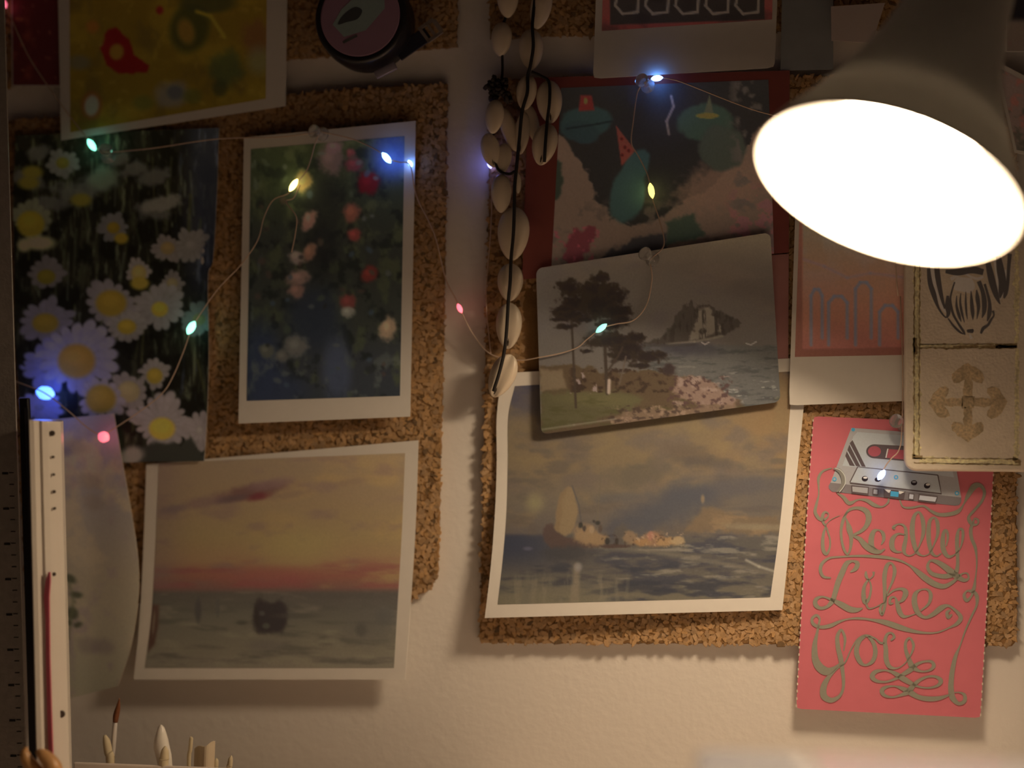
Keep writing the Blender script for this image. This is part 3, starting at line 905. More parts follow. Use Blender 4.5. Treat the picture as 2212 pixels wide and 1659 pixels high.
# --- coastal postcard
def paint_coast(U, V):
    b = Brush(U, V, (86, 70, 56), 61)
    lv = V + (U - 1160) * 0.03
    b.c = np.stack([np.interp(lv, [510, 600, 700, 760, 830, 880], [x, y, z, q, r, s]) for x, y, z, q, r, s in [(84, 80, 82, 86, 84, 88), (68, 66, 68, 72, 70, 74), (50, 52, 54, 58, 56, 58)]], -1)
    b.mottle(140, 60, (94, 76, 58), 0.5, 0.8, 0.6, 1, where=sstep(740, 700, V))
    b.mottle(90, 40, (76, 62, 54), 0.52, 0.8, 0.6, 2, where=sstep(740, 700, V))
    b.mix(.4 * sstep(1260, 1160, U) * sstep(760, 700, V), (92, 80, 68))
    # sea
    sea = sstep(738, 748, V - (U - 1380) * 0.012) * sstep(1330, 1420, U)
    b.mix(sea * .8, (78, 70, 58))
    b.mottle(34, 6, (58, 52, 44), .5, .72, .8, 3, where=sea)
    b.mottle(22, 4.5, (128, 114, 94), .62, .78, .8, 4, where=sea * sstep(760, 850, V))
    b.ell(1480, 752, 70, 16, (56, 48, 46), 4, .6, .8, .3, 12)
    # island
    ISL = [(1385, 742), (1430, 728), (1452, 700), (1468, 672), (1482, 655), (1487, 662), (1494, 648), (1500, 668), (1512, 658), (1530, 654), (1545, 668), (1565, 678), (1588, 688), (1606, 700), (1590, 712), (1570, 722), (1500, 738), (1440, 746)]
    im = b.pmask(ISL)
    b.poly([(1385, 742), (1430, 728), (1452, 700), (1468, 672), (1482, 655), (1487, 662), (1494, 648), (1500, 668), (1512, 658), (1530, 654), (1545, 668), (1565, 678), (1588, 688), (1606, 700), (1590, 712), (1570, 722), (1500, 738), (1440, 746)], (60, 48, 37), 2, 1, 7, 9)
    b.poly([(1505, 672), (1530, 664), (1548, 690), (1560, 715), (1520, 732), (1490, 735)], (112, 94, 72), 4, .8, 8, 8)
    b.mottle(7, 22, (50, 40, 30), .52, .7, .9, 5, where=im)
    b.line([(1440, 744), (1500, 738), (1560, 726)], 5, (118, 100, 76), 2, .6)
    b.line([(1385, 745), (1440, 746), (1500, 744)], 6, (60, 50, 42), 2, .8)
    # land: grass, shrubs, cliffs
    b.poly([(1168, 790), (1220, 788), (1278, 795), (1300, 806), (1420, 800), (1470, 812), (1530, 822), (1570, 850), (1600, 870), (1620, 900), (1168, 945)], (72, 52, 32), 3, 1, 8, 12)
    b.poly([(1168, 800), (1215, 800), (1225, 840), (1168, 845)], (100, 78, 52), 4, .9, 6)
    b.poly([(1168, 850), (1240, 845), (1340, 846), (1390, 862), (1360, 885), (1260, 915), (1168, 930)], (72, 60, 34), 6, 1, 8)
    b.ell(1290, 862, 80, 14, (88, 74, 40), 2, .7, .6)
    b.mottle(40, 10, (60, 52, 24), .5, .75, .6, 6, where=sstep(850, 862, V))
    b.mottle(12, 9, (48, 32, 22), .48, .66, .9, 7, where=((V > 795) & (V < 848)).astype(float) * sstep(1225, 1240, U) * sstep(1470, 1440, U))
    b.mottle(9, 14, (124, 98, 84), .6, .74, .9, 8, where=((V > 805) & (V < 850) & (U > 1225) & (U < 1290)).astype(float))
    b.ell(1445, 798, 14, 12, (48, 34, 28), 0, .4, 1, .3, 8)
    b.poly([(1465, 815), (1490, 812), (1530, 822), (1560, 845), (1592, 868), (1580, 880), (1500, 872), (1455, 850)], (112, 82, 62), 4, .9, 8, 10)
    b.mottle(14, 10, (128, 98, 78), .50, .72, .7, 9, where=((U > 1450) & (V > 812) & (V < 882)).astype(float) * sstep(1605, 1560, U))
    b.mottle(10, 8, (66, 42, 34), .55, .7, .9, 10, where=((U > 1440) & (V > 812) & (V < 890)).astype(float) * sstep(1605, 1570, U))
    b.poly([(1320, 910), (1350, 888), (1400, 880), (1440, 885), (1500, 880), (1590, 872), (1590, 885), (1330, 925)], (96, 70, 48), 4, .9, 6, 10)
    b.mottle(12, 8, (124, 92, 66), .56, .74, .7, 13, where=((V > 876) & (U > 1320) & (U < 1500)).astype(float))
    b.mottle(10, 7, (52, 36, 26), .56, .7, .8, 14, where=((V > 876) & (U > 1300)).astype(float) * sstep(1600, 1560, U))
    b.line([(1170, 928), (1240, 918), (1330, 905)], 3, (120, 104, 80), 2, .6)

    def tree(trunk, blobs, wd):
        b.line(trunk, wd, (54, 40, 28), 1.5)
        for (x, y, rx, ry) in blobs:
            b.ell(x, y, rx, ry, (44, 32, 22), 0, .3, 1, .75, 9)
            b.ell(x + rx * .2, y, rx * .7, ry * .6, (36, 26, 22), 0, .4, .8, .7, 7)
    tree([(1232, 650), (1236, 720), (1240, 800), (1244, 880)], [(1228, 622, 24, 18), (1238, 655, 30, 22), (1228, 680, 36, 14), (1215, 668, 22, 8), (1255, 690, 26, 8), (1220, 705, 24, 6), (1205, 690, 20, 4)], 5)
    tree([(1305, 720), (1308, 780), (1312, 850)], [(1295, 602, 20, 12), (1285, 625, 36, 20), (1320, 640, 34, 24), (1290, 660, 40, 26), (1330, 672, 32, 16), (1345, 690, 18, 10), (1318, 700, 30, 12), (1290, 740, 28, 9), (1322, 735, 40, 16), (1372, 730, 18, 12), (1355, 755, 34, 18), (1395, 770, 34, 14), (1340, 770, 24, 12), (1268, 758, 12, 5), (1380, 790, 20, 6), (1425, 766, 14, 6)], 7)
    b.line([(1314, 800), (1335, 770), (1345, 750)], 4, (54, 40, 28), 1.5)
    b.line([(1338, 830), (1348, 790), (1352, 770)], 3, (80, 62, 46), 1.5)
    b.seg(1316, 822, 1315, 848, 7, (140, 112, 88), 2)
    b.line([(1516, 740), (1523, 744), (1532, 739)], 2.5, (140, 120, 100), 1)
    b.line([(1612, 742), (1622, 745), (1634, 738)], 2.5, (140, 120, 100), 1)
    return b.out((80, 65, 52), (160, 135, 106), 520, 860, 0.74)


card('postcard', 'round cornered vintage postcard of pines and a rocky island, pinned over the seascape', 'postcard', (1158, 580), (1664, 502), (1686, 868), (1169, 938), 0.0108, lift=lambda U, V: 0.0012 * sstep(700, 900, V),
     paint=paint_coast, step=2.2, rnd=14, n=40)


# --- two instant-photo shaped cards: plain generic panels in the same colours
def paint_panel_dark(U, V):
    b = Brush(U, V, (88, 34, 26), 71)
    b.poly([(1316, -80), (1650, -80), (1652, 42), (1318, 54)], (34, 26, 20), 2)
    b.mottle(60, 40, (28, 21, 17), .5, .8, .6, 1)
    for x0 in (1335, 1400, 1465, 1530, 1595):
        b.line([(x0, -20), (x0 - 6, 12), (x0 + 10, 30), (x0 + 42, 26), (x0 + 44, -6)], 5, (104, 90, 74), 1.5)
    return b.out((74, 60, 46), (82, 66, 50), 0, 160)


card('instant_photo', 'white instant photo with thick lower border and dark panel at top right', 'photo', (1291, -110), (1684, -110), (1673, 146), (1281, 170), 0.0098, rnd=9, n=24, lift=lambda U, V: 0.003 * sstep(40, 170, V),
     inner=((1304, -100), (1670, -100), (1668, 42), (1300, 67)), paint=paint_panel_dark, step=2.6)


def paint_panel_red(U, V):
    b = Brush(U, V, (104, 58, 42), 72)
    b.grad([(440, (108, 76, 62)), (600, (104, 66, 50)), (680, (104, 60, 42)), (770, (100, 50, 40))])  # paler top paints in the lamp's haze over the panel
    b.mottle(70, 70, (112, 62, 40), .45, .75, .6, 1)
    c = (74, 66, 66)
    # plain meandering bands, two rounded arches and a wave
    for x0, top, w_ in [(1752, 625, 24), (1790, 640, 40), (1848, 610, 34), (1900, 660, 40)]:
        b.line([(x0, 745), (x0, top + 14), (x0 + w_ * .3, top), (x0 + w_ * .7, top), (x0 + w_, top + 14), (x0 + w_, 730)], 7, c, 2, .85)
    b.line([(1735, 560), (1780, 575), (1830, 600), (1880, 590), (1960, 600)], 7, (84, 66, 60), 3, .6)
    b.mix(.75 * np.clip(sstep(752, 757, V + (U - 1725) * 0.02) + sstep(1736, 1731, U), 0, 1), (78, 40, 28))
    return b.out((84, 66, 52), (112, 90, 72), 460, 790, 0.9)


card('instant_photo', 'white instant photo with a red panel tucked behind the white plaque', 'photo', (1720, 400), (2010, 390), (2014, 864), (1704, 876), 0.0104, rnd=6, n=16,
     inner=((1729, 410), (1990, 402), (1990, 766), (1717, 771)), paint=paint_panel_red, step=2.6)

# --- bluish card and beige note high up beside the lamp
card('note_card', 'bluish grey blank card right of the dark panel instant photo', 'card', (1690, -60), (1800, -60), (1800, 150), (1686, 152), 0.0064, mat=plain('bluish_card', alb((52, 42, 34), (84, 66, 52)), 0.6, var=0.12, scale=70), n=4)
card('note_card', 'small beige paper note at the top edge left of the lamp', 'note', (1795, 14), (1912, 6), (1884, 92), (1796, 88), 0.0125, mat=plain('beige_note', alb((78, 58, 44), (88, 70, 54)), 0.65, var=0.08, scale=60), n=6)


# --- two cards far right behind the lamp shade
def paint_corner(U, V):
    b = Brush(U, V, (96, 70, 54), 81)
    b.mottle(16, 16, (116, 62, 46), .52, .72, .8, 1)
    b.mottle(18, 14, (60, 52, 36), .55, .72, .8, 2)
    return b.out((104, 84, 64), (118, 96, 74), 140, 330)


card('picture_card', 'tilted white edged picture card half out of frame right of the lamp shade', 'card', (2146, 128), (2290, 205), (2290, 345), (2192, 330), 0.0085, inner=((2158, 146), (2284, 214), (2284, 338), (2196, 324)), paint=paint_corner, step=3.5, n=6)


def paint_corner2(U, V):
    b = Brush(U, V, (76, 56, 40), 83)
    b.mix(sstep(52, 34, V), (20, 14, 12))
    b.mottle(18, 16, (84, 46, 36), .55, .75, .7, 1, where=sstep(50, 70, V))
    return b.out((90, 70, 54), (100, 80, 60), 0, 130)


card('picture_card', 'small beige and black picture card at the upper right corner above the tilted card', 'card', (2176, -50), (2300, -50), (2300, 112), (2172, 112), 0.0066, inner=((2178, -48), (2298, -48), (2298, 110), (2175, 110)), paint=paint_corner2, step=4, n=6)


# ================================================================== RED LETTERED CARD
K = 2212 / 420.0


def cA(x, y): return (1740 + x / K, 880 + y / K)
def cB(x, y): return (1740 + x / K, 1160 + y / K)
def cC(x, y): return (1700 + x / K, 1300 + y / K)


RD = 0.0066
red_lift = lambda U, V: 0.0006 * sstep(1100, 1550, V)
RL = [(1757, 899), (1745, 1080), (1732, 1300), (1720, 1531)]
RR = [(2154, 916), (2146, 1020), (2132, 1300), (2118, 1551)]
red = empty('greeting_card', P(1935, 1220, RD), 'red card lettered I Really Like You under a drawn grey cassette', 'card')
RED = plain('red_card_stock', alb((172, 78, 70), (188, 158, 126)), 0.55, var=0.05, scale=120)
paper('paper', RL, RR, RD, red_lift, RED, red, 36, 44, 0.00045, 7)


def ribbon_mesh(strokes, name, rgb, parent, d, lift, off, wscale=1.24):
    vs, fs = [], []
    for f, st in strokes:
        arr = np.array([(*f(x, y), wd / K) for x, y, wd in st], float)
        c = catmull(arr, 7)
        t = np.gradient(c[:, :2], axis=0)
        nrm = np.stack([-t[:, 1], t[:, 0]], -1)
        nrm /= np.maximum(np.linalg.norm(nrm, axis=1), 1e-6)[:, None]
        wd = np.maximum(c[:, 2] * wscale, 1.2)[:, None] / 2
        l = c[:, :2] + nrm * wd; r = c[:, :2] - nrm * wd
        b0 = len(vs)
        for a, e in zip(l, r):
            vs.append(a); vs.append(e)
        for i in range(len(c) - 1):
            fs.append((b0 + 2 * i, b0 + 2 * i + 1, b0 + 2 * i + 3, b0 + 2 * i + 2))
    V2 = np.array(vs)
    X = PN(V2[:, 0], V2[:, 1], d + lift(V2[:, 0], V2[:, 1]) + off)
    cols = np.tile(np.array(rgb), (len(vs), 1))
    return mesh_fast(name, X, fs, INK, parent, False, cols)


STROKES = [
    (cA, [(300, 690, 10), (200, 725, 20), (150, 800, 28), (150, 900, 16), (150, 1000, 14), (125, 1100, 25), (110, 1190, 30), (150, 1260, 30), (200, 1280, 25), (250, 1250, 14), (260, 1210, 10), (225, 1190, 20), (195, 1230, 30), (200, 1300, 25), (228, 1350, 16)]),
    (cA, [(232, 1345, 14), (205, 1440, 26), (195, 1540, 32), (205, 1630, 34), (240, 1668, 26), (275, 1600, 18), (278, 1500, 16), (250, 1400, 16), (230, 1345, 12), (245, 1320, 8), (300, 1270, 7), (390, 1230, 6)]),
    (cA, [(480, 1180, 14), (430, 1280, 30), (405, 1400, 25), (415, 1530, 24), (445, 1630, 24), (480, 1670, 18), (512, 1600, 25), (520, 1480, 38), (497, 1380, 52), (478, 1310, 25), (455, 1250, 10)]),
    (cA, [(430, 1250, 10), (500, 1165, 25), (600, 1145, 30), (690, 1180, 50), (720, 1260, 55), (690, 1350, 42), (630, 1410, 30), (550, 1455, 22), (620, 1500, 40), (680, 1570, 55), (760, 1620, 60), (840, 1645, 35), (905, 1610, 12)]),
    (cA, [(862, 1562, 10), (890, 1500, 30), (880, 1430, 32), (830, 1395, 14), (775, 1415, 40), (748, 1500, 52), (758, 1590, 46), (815, 1635, 24)]),
    (cA, [(1020, 1385, 14), (1000, 1365, 30), (1050, 1330, 12), (1110, 1338, 20), (1140, 1390, 30), (1140, 1500, 35), (1120, 1600, 40), (1130, 1660, 25), (1180, 1688, 12), (1250, 1655, 12), (1300, 1560, 16), (1340, 1430, 35), (1335, 1290, 40), (1295, 1195, 20), (1240, 1230, 32), (1215, 1350, 46), (1220, 1480, 46), (1260, 1630, 36), (1320, 1685, 14), (1380, 1680, 10), (1420, 1645, 12), (1470, 1540, 16), (1505, 1430, 30), (1500, 1310, 35), (1465, 1255, 20), (1415, 1290, 32), (1400, 1400, 42), (1405, 1530, 42), (1435, 1650, 32), (1490, 1692, 14), (1545, 1660, 12)]),
    (cA, [(1140, 1450, 10), (1050, 1440, 20), (990, 1500, 45), (985, 1590, 46), (1030, 1640, 25), (1095, 1645, 10)]),
    (cA, [(1600, 1580, 10), (1620, 1480, 22), (1605, 1405, 25), (1575, 1420, 30), (1560, 1520, 42), (1570, 1620, 46), (1620, 1695, 32), (1690, 1680, 14), (1760, 1600, 12), (1790, 1480, 26), (1785, 1395, 25), (1745, 1392, 22), (1725, 1480, 35), (1725, 1600, 35), (1730, 1700, 32), (1730, 1800, 32), (1705, 1885, 44), (1640, 1912, 46), (1560, 1922, 42), (1440, 1892, 36), (1390, 1815, 30), (1420, 1745, 20), (1500, 1760, 40), (1600, 1825, 55), (1700, 1905, 60), (1800, 1965, 35), (1855, 1945, 20), (1840, 1890, 16), (1790, 1890, 14), (1740, 1925, 25), (1680, 1985, 30), (1580, 2035, 42), (1480, 2015, 52), (1380, 1955, 56), (1280, 1875, 46), (1180, 1795, 18), (1050, 1735, 22), (850, 1700, 30), (600, 1690, 20), (400, 1700, 16), (270, 1715, 20), (190, 1775, 30), (170, 1855, 32), (205, 1925, 25), (290, 1940, 12)]),
    (cB, [(510, 400, 12), (570, 360, 40), (590, 300, 42), (540, 275, 20), (470, 300, 45), (420, 400, 52), (370, 520, 52), (330, 660, 46), (310, 720, 50), (250, 790, 30), (170, 810, 30), (115, 770, 42), (120, 710, 36), (190, 680, 18), (290, 710, 25), (400, 765, 52), (500, 820, 56), (580, 830, 42), (650, 810, 12)]),
    (cB, [(775, 395, 25), (770, 440, 14), (720, 480, 12), (690, 440, 30), (688, 390, 14)]),
    (cB, [(715, 480, 14), (670, 560, 30), (660, 660, 42), (680, 740, 42), (722, 700, 25), (745, 600, 20), (740, 530, 14), (715, 480, 12)]),
    (cB, [(690, 760, 22), (720, 812, 16), (790, 800, 10), (860, 765, 12), (905, 740, 14), (930, 640, 14), (990, 500, 25), (1015, 380, 35), (980, 300, 20), (930, 320, 35), (900, 430, 42), (900, 560, 36), (905, 700, 36), (900, 800, 26), (870, 880, 26), (850, 820, 26), (880, 750, 14)]),
    (cB, [(930, 670, 12), (1000, 610, 18), (1090, 590, 25), (1140, 630, 52), (1110, 710, 36), (1060, 745, 12)]),
    (cB, [(1000, 752, 10), (962, 755, 24), (968, 695, 25), (1020, 690, 16), (1050, 780, 42), (1075, 860, 46), (1120, 905, 30), (1190, 895, 12), (1260, 870, 10)]),
    (cB, [(1310, 840, 14), (1400, 760, 25), (1425, 660, 36), (1390, 600, 20), (1310, 600, 14), (1250, 650, 42), (1240, 750, 52), (1280, 860, 46), (1360, 915, 26), (1450, 880, 40), (1540, 810, 50), (1620, 782, 25), (1700, 830, 25), (1765, 910, 40), (1730, 980, 35), (1640, 1030, 15), (1500, 1085, 14), (1350, 1090, 20), (1200, 1065, 35), (1050, 1020, 52), (900, 970, 46), (740, 940, 20), (600, 925, 22), (480, 935, 14), (380, 965, 25), (280, 1010, 36), (170, 1025, 30), (90, 990, 30), (75, 930, 26), (125, 892, 26), (160, 930, 20), (150, 1000, 20), (130, 1100, 26), (105, 1230, 46), (110, 1380, 62), (160, 1480, 78), (240, 1528, 74), (320, 1500, 40), (390, 1440, 12)]),
    (cB, [(1650, 830, 14), (1610, 860, 30), (1625, 915, 30), (1668, 880, 14)]),
    (cC, [(645, 560, 10), (660, 420, 26), (620, 320, 22), (575, 390, 36), (580, 510, 42), (610, 640, 46), (630, 770, 36), (643, 900, 30), (635, 1000, 26), (590, 1080, 30), (500, 1120, 46), (420, 1070, 60), (420, 960, 56), (480, 850, 36), (570, 760, 16), (660, 690, 14), (720, 560, 12), (790, 440, 14), (860, 390, 16), (920, 388, 25), (1000, 415, 14), (1060, 465, 20), (1110, 470, 14)]),
    (cC, [(900, 388, 14), (820, 450, 40), (790, 570, 46), (830, 680, 42), (890, 720, 20), (970, 680, 36), (1005, 580, 42), (985, 470, 36), (925, 390, 25)]),
    (cC, [(1180, 440, 14), (1220, 400, 26), (1190, 355, 18), (1140, 370, 26), (1115, 450, 36), (1125, 540, 42), (1130, 660, 46), (1170, 740, 36), (1250, 755, 14), (1330, 710, 10), (1400, 620, 14), (1440, 500, 26), (1400, 415, 20), (1355, 450, 26), (1350, 540, 32), (1390, 660, 42), (1430, 740, 52), (1520, 790, 20), (1620, 780, 20), (1670, 730, 36), (1640, 680, 26), (1560, 680, 20), (1480, 710, 30), (1410, 770, 46), (1330, 820, 36), (1250, 870, 26), (1130, 910, 18), (1020, 900, 30), (970, 850, 46), (1010, 795, 36), (1110, 780, 16), (1200, 800, 30), (1300, 860, 52), (1400, 920, 42), (1480, 960, 20), (1600, 980, 16), (1710, 955, 26), (1750, 900, 42), (1700, 855, 26), (1610, 850, 20), (1510, 890, 30), (1440, 950, 42), (1380, 1020, 52), (1300, 1060, 26), (1200, 1085, 16), (1110, 1065, 30), (1080, 1010, 42), (1130, 970, 26), (1220, 960, 14), (1310, 985, 36), (1400, 1030, 52), (1500, 1085, 42), (1620, 1105, 46), (1740, 1095, 36), (1860, 1055, 14)]),
    (cA, [(1070, 1050, 14), (1110, 1130, 16), (1200, 1142, 20), (1340, 1122, 18), (1430, 1180, 25), (1520, 1220, 32), (1640, 1215, 36), (1740, 1180, 36), (1800, 1100, 14), (1850, 1000, 40), (1920, 900, 56), (1990, 890, 36), (2035, 960, 30), (2010, 1060, 26), (1930, 1160, 25), (1860, 1240, 26), (1865, 1290, 36), (1900, 1330, 30), (1955, 1330, 14), (1965, 1285, 20), (1925, 1265, 14), (1905, 1320, 20), (1880, 1390, 32), (1890, 1490, 32), (1930, 1590, 30), (1945, 1690, 18), (1948, 1800, 14), (1935, 1930, 14), (1908, 2080, 36), (1838, 2088, 16), (1805, 2140, 30), (1835, 2198, 30), (1885, 2150, 20), (1912, 2095, 26), (1950, 2155, 36), (1945, 2255, 22), (1890, 2375, 20), (1820, 2535, 16), (1760, 2705, 14), (1705, 2840, 34), (1670, 3000, 44), (1658, 3110, 48), (1655, 3200, 52), (1672, 3300, 54), (1740, 3370, 32), (1808, 3342, 36), (1808, 3272, 30), (1750, 3243, 12), (1695, 3245, 10)]),
    (cA, [(360, 975, 10), (430, 1020, 30), (500, 1090, 36), (600, 1050, 14), (700, 1060, 32), (780, 1110, 36), (870, 1130, 14), (940, 1080, 20), (945, 1010, 14)]),
]
WR = (188, 158, 126)
ribbon_mesh(STROKES, 'lettering', alb((122, 102, 74), WR), red, RD, red_lift, 0.00030)


def flat_polys(items, name, parent, d, lift, off0=0.0002, doff=0.00005):
    """items: (pixel polygon, rgb albedo) in paint order; each a flat patch of ink"""
    vs, fs, cs = [], [], []
    for k, (pts, rgb) in enumerate(items):
        pts = np.array(pts, float)
        b0 = len(vs)
        X = PN(pts[:, 0], pts[:, 1], d + lift(pts[:, 0], pts[:, 1]) + off0 + doff * k / 4)
        for p in X:
            vs.append(p); cs.append(rgb)
        f = tuple(range(b0, b0 + len(pts)))
        fs.append(f)
    return mesh_np(name, vs, fs, INK, parent, False, np.array(cs))


def discp(f, x, y, r, ry=None, n=16):
    return [f(x + r * math.cos(2 * math.pi * k / n), y + (ry or r) * math.sin(2 * math.pi * k / n)) for k in range(n)]


def PA(*p): return [cA(x, y) for x, y in p]


G1 = alb((150, 130, 110), WR); G2 = alb((112, 92, 78), WR); G3 = alb((162, 146, 124), WR); DK = alb((82, 62, 52), WR); DKK = alb((40, 28, 26), WR); RR_ = alb((150, 66, 60), WR); TEAL = alb((66, 128, 144), WR); LIL = alb((172, 152, 150), WR); WH = alb((196, 176, 150), WR)
cap_ = [cA(785 - 95 * math.sin(a), 500 - 80 * math.cos(a)) for a in np.linspace(0, math.pi, 14)]
items = [
    (PA((285, 850), (1772, 1020), (1772, 1075), (1745, 1112), (1700, 1118), (300, 958), (268, 925), (262, 895)), G2),
    (PA((522, 232), (1650, 318), (1772, 1025), (285, 856)), G1),
    (PA((590, 280), (1590, 356), (1690, 795), (1500, 772), (420, 664), (545, 330)), G3),
    (PA((535, 372), (685, 676), (640, 672), (503, 408)), DK),
    (PA((499, 422), (624, 671), (576, 668), (477, 485)), DK),
    (PA((470, 500), (562, 668), (503, 662), (452, 552)), DK),
    (cap_ + PA((1150, 612), (1150, 440)), DK),
    (discp(cA, 785, 500, 74, 60, 20), RR_),
    (PA((948, 474), (1150, 488), (1150, 596), (925, 574)), RR_),
    (PA((930, 470), (944, 470), (922, 574), (908, 572)), WH),
    (PA((586, 678), (594, 672), (1510, 766), (1504, 776)), DK),
    (PA((586, 678), (598, 680), (512, 852), (500, 850)), DK),
    (PA((1500, 770), (1512, 770), (1550, 990), (1536, 990)), DK),
    (PA((598, 682), (1500, 776), (1540, 974), (512, 852)), G3),
    (PA((505, 852), (1545, 976), (1545, 990), (505, 868)), DK),
    (discp(cA, 675, 812, 36, 32), DKK), (discp(cA, 680, 800, 24, 12), WH),
    (discp(cA, 822, 822, 36, 26), DKK),
    (discp(cA, 1235, 858, 36, 30), DKK), (discp(cA, 1235, 848, 24, 10), G1),
    (discp(cA, 1383, 892, 36, 32), DKK), (discp(cA, 1392, 878, 24, 14), WH),
    (discp(cA, 543, 253, 20), TEAL), (discp(cA, 330, 817, 24), TEAL), (discp(cA, 330, 817, 13), G1), (discp(cA, 1030, 795, 25), TEAL), (discp(cA, 1030, 795, 14), G1), (discp(cA, 1722, 976, 25), TEAL), (discp(cA, 1722, 976, 13), G3),
    (PA((520, 885), (722, 905), (716, 1002), (522, 978)), DK), (PA((532, 900), (710, 916), (706, 978), (536, 958)), G1),
    (PA((765, 920), (830, 928), (826, 1000), (762, 992)), DK), (PA((776, 932), (820, 938), (818, 988), (772, 982)), G1),
    (PA((890, 925), (1135, 955), (1120, 1050), (890, 1020)), DK),
    (PA((895, 930), (972, 940), (955, 972), (938, 968)), WH), (PA((1130, 960), (1060, 950), (1065, 985), (1082, 985)), WH),
    (PA((970, 952), (1062, 962), (1056, 1020), (965, 1010)), TEAL),
    (PA((1172, 975), (1240, 983), (1232, 1056), (1168, 1048)), DK), (PA((1184, 986), (1230, 992), (1224, 1044), (1178, 1038)), LIL),
    (PA((1288, 985), (1505, 1010), (1480, 1095), (1278, 1070)), DK), (PA((1300, 1000), (1494, 1022), (1476, 1074), (1290, 1052)), LIL),
]
flat_polys(items, 'cassette_drawing', red, RD, red_lift)
ribbon_mesh([(cA, [(318, 695, 12), (380, 715, 34), (425, 780, 40), (430, 860, 36), (400, 920, 26), (355, 960, 14)])], 'tape_loop', alb((118, 100, 78), WR), red, RD, red_lift, 0.0009)
ribbon_mesh([(cA, [(335, 690, 7), (398, 715, 8), (446, 780, 8), (452, 860, 8), (425, 915, 8), (385, 965, 7)])], 'tape_edge', alb((176, 154, 124), WR), red, RD, red_lift, 0.00095)
# perforated edges: little torn paper teeth down both long sides
bm = bmesh.new()
for side, rng_ in ((RR, 38), (RL, 40)):
    for k in range(rng_):
        q = polyline_at(side, np.array([(k + 0.6) / rng_]))[0]
        p = P(q[0], q[1], RD + float(red_lift(np.array([q[0]]), np.array([q[1]]))[0]) - 0.0001)
        box_bm(bm, p, (1, 0, 0), (0, 1, 0), (0, 0, 1), 0.00035, 0.0003, 0.0006)
pf = bm_obj('perforated_edge', bm, plain('torn_paper_edge', (0.75, 0.66, 0.56), 0.8, var=0.05), red)
pf['kind'] = 'stuff'


# ================================================================== WHITE PLAQUE
plq = empty('plaque', P(2090, 790, 0.016), 'thick white plaque burned with a brown cross and striped beard, below the lamp', 'plaque')
QF = 0.0185
PLW = plain('whitewashed_wood', (0.82, 0.75, 0.63), 0.8, spec=0.2, var=0.10, scale=180, bump=0.35, bscale=700)
a = P(1955, 470, QF); bpt = P(2236, 1020, QF)
bm = bmesh.new()
box_bm(bm, ((a.x + bpt.x) / 2, -QF + 0.0035, (a.z + bpt.z) / 2), (1, 0, 0), (0, 1, 0), (0, 0, 1), (bpt.x - a.x) / 2, 0.0035, (a.z - bpt.z) / 2)
vert_e = [e for e in bm.edges if abs((e.verts[0].co - e.verts[1].co).y) > 0.005]
bmesh.ops.bevel(bm, geom=vert_e, offset=0.0060, segments=5, profile=0.5, affect='EDGES')
bmesh.ops.bevel(bm, geom=[e for e in bm.edges if len(e.link_faces) == 2 and e.calc_face_angle(0) > 0.9], offset=0.0016, segments=3, profile=0.5, affect='EDGES')
bm_obj('slab', bm, PLW, plq, True)
WP = (168, 138, 104)


def burn(items, name, off, rgb, jit=1.2, seed=2):
    """burned-in marks: flat patches with ragged outlines lying on the slab's face"""
    rng = np.random.default_rng(seed)
    vs, fs, cs = [], [], []
    for pts in items:
        pts = np.array(pts, float)
        dens = []
        for i in range(len(pts)):
            p, q = pts[i], pts[(i + 1) % len(pts)]
            k = max(1, int(np.linalg.norm(q - p) / 6))
            for j in range(k): dens.append(p + (q - p) * j / k)
        dens = np.array(dens) + rng.normal(0, jit, (len(dens), 2))
        X = PN(dens[:, 0], dens[:, 1], QF + off)
        b0 = len(vs)
        vs += list(X); cs += [np.array(rgb) * rng.uniform(.75, 1.25) for _ in X]
        fs.append(tuple(range(b0, b0 + len(X))))
    return mesh_np(name, vs, fs, BURN, plq, False, np.clip(np.array(cs), 0, 1))


BURN = vcol_mat('burned_wood', 0.8, 0.2, 0.3, 700.0, 0.4)
BR2 = alb((112, 80, 42), WP); BR0 = alb((168, 134, 82), WP)


def bar(x0, y0, x1, y1, w):
    dx, dy = x1 - x0, y1 - y0; l = math.hypot(dx, dy); nx, ny = -dy / l * w / 2, dx / l * w / 2
    return [(x0 + nx, y0 + ny), (x1 + nx, y1 + ny), (x1 - nx, y1 - ny), (x0 - nx, y0 - ny)]


burn([bar(1982, 480, 1980, 990, 15), bar(2197, 480, 2196, 1000, 9), bar(1985, 748, 2192, 747, 9), bar(1985, 994, 2200, 998, 13)], 'border_wash', 0.00005, BR0, 1.8, 5)
burn([bar(1976, 480, 1974, 985, 2.6), bar(1987, 480, 1985, 985, 2.4), bar(1984, 752, 2190, 752, 2.6), bar(1985, 744, 2190, 743, 1.8), bar(2060, 749, 2196, 748, 5), bar(2150, 748, 2197, 747, 9), bar(1972, 989, 2200, 992, 2.2), bar(1974, 1000, 2205, 1004, 2.2), bar(1976, 730, 1978, 765, 8), bar(1970, 985, 1992, 988, 9), bar(2188, 990, 2206, 1000, 8)], 'border_lines', 0.0001, BR2, 0.9, 6)


def lobe(dx, dy):
    """heart-lobed arm of the cross pointing along (dx, dy)"""
    out = []
    base = [(-9, 12), (-11, 40), (-8, 56), (-20, 48), (-32, 46), (-38, 56), (-36, 68), (-24, 80), (-10, 88), (0, 96), (10, 88), (24, 80), (36, 68), (38, 56), (32, 46), (20, 48), (8, 56), (11, 40), (9, 12)]
    for s, t in base:
        out.append((2091 + dx * t * 0.9 - dy * s * 0.92, 869 + dy * t * 0.9 + dx * s * 0.92))
    return out


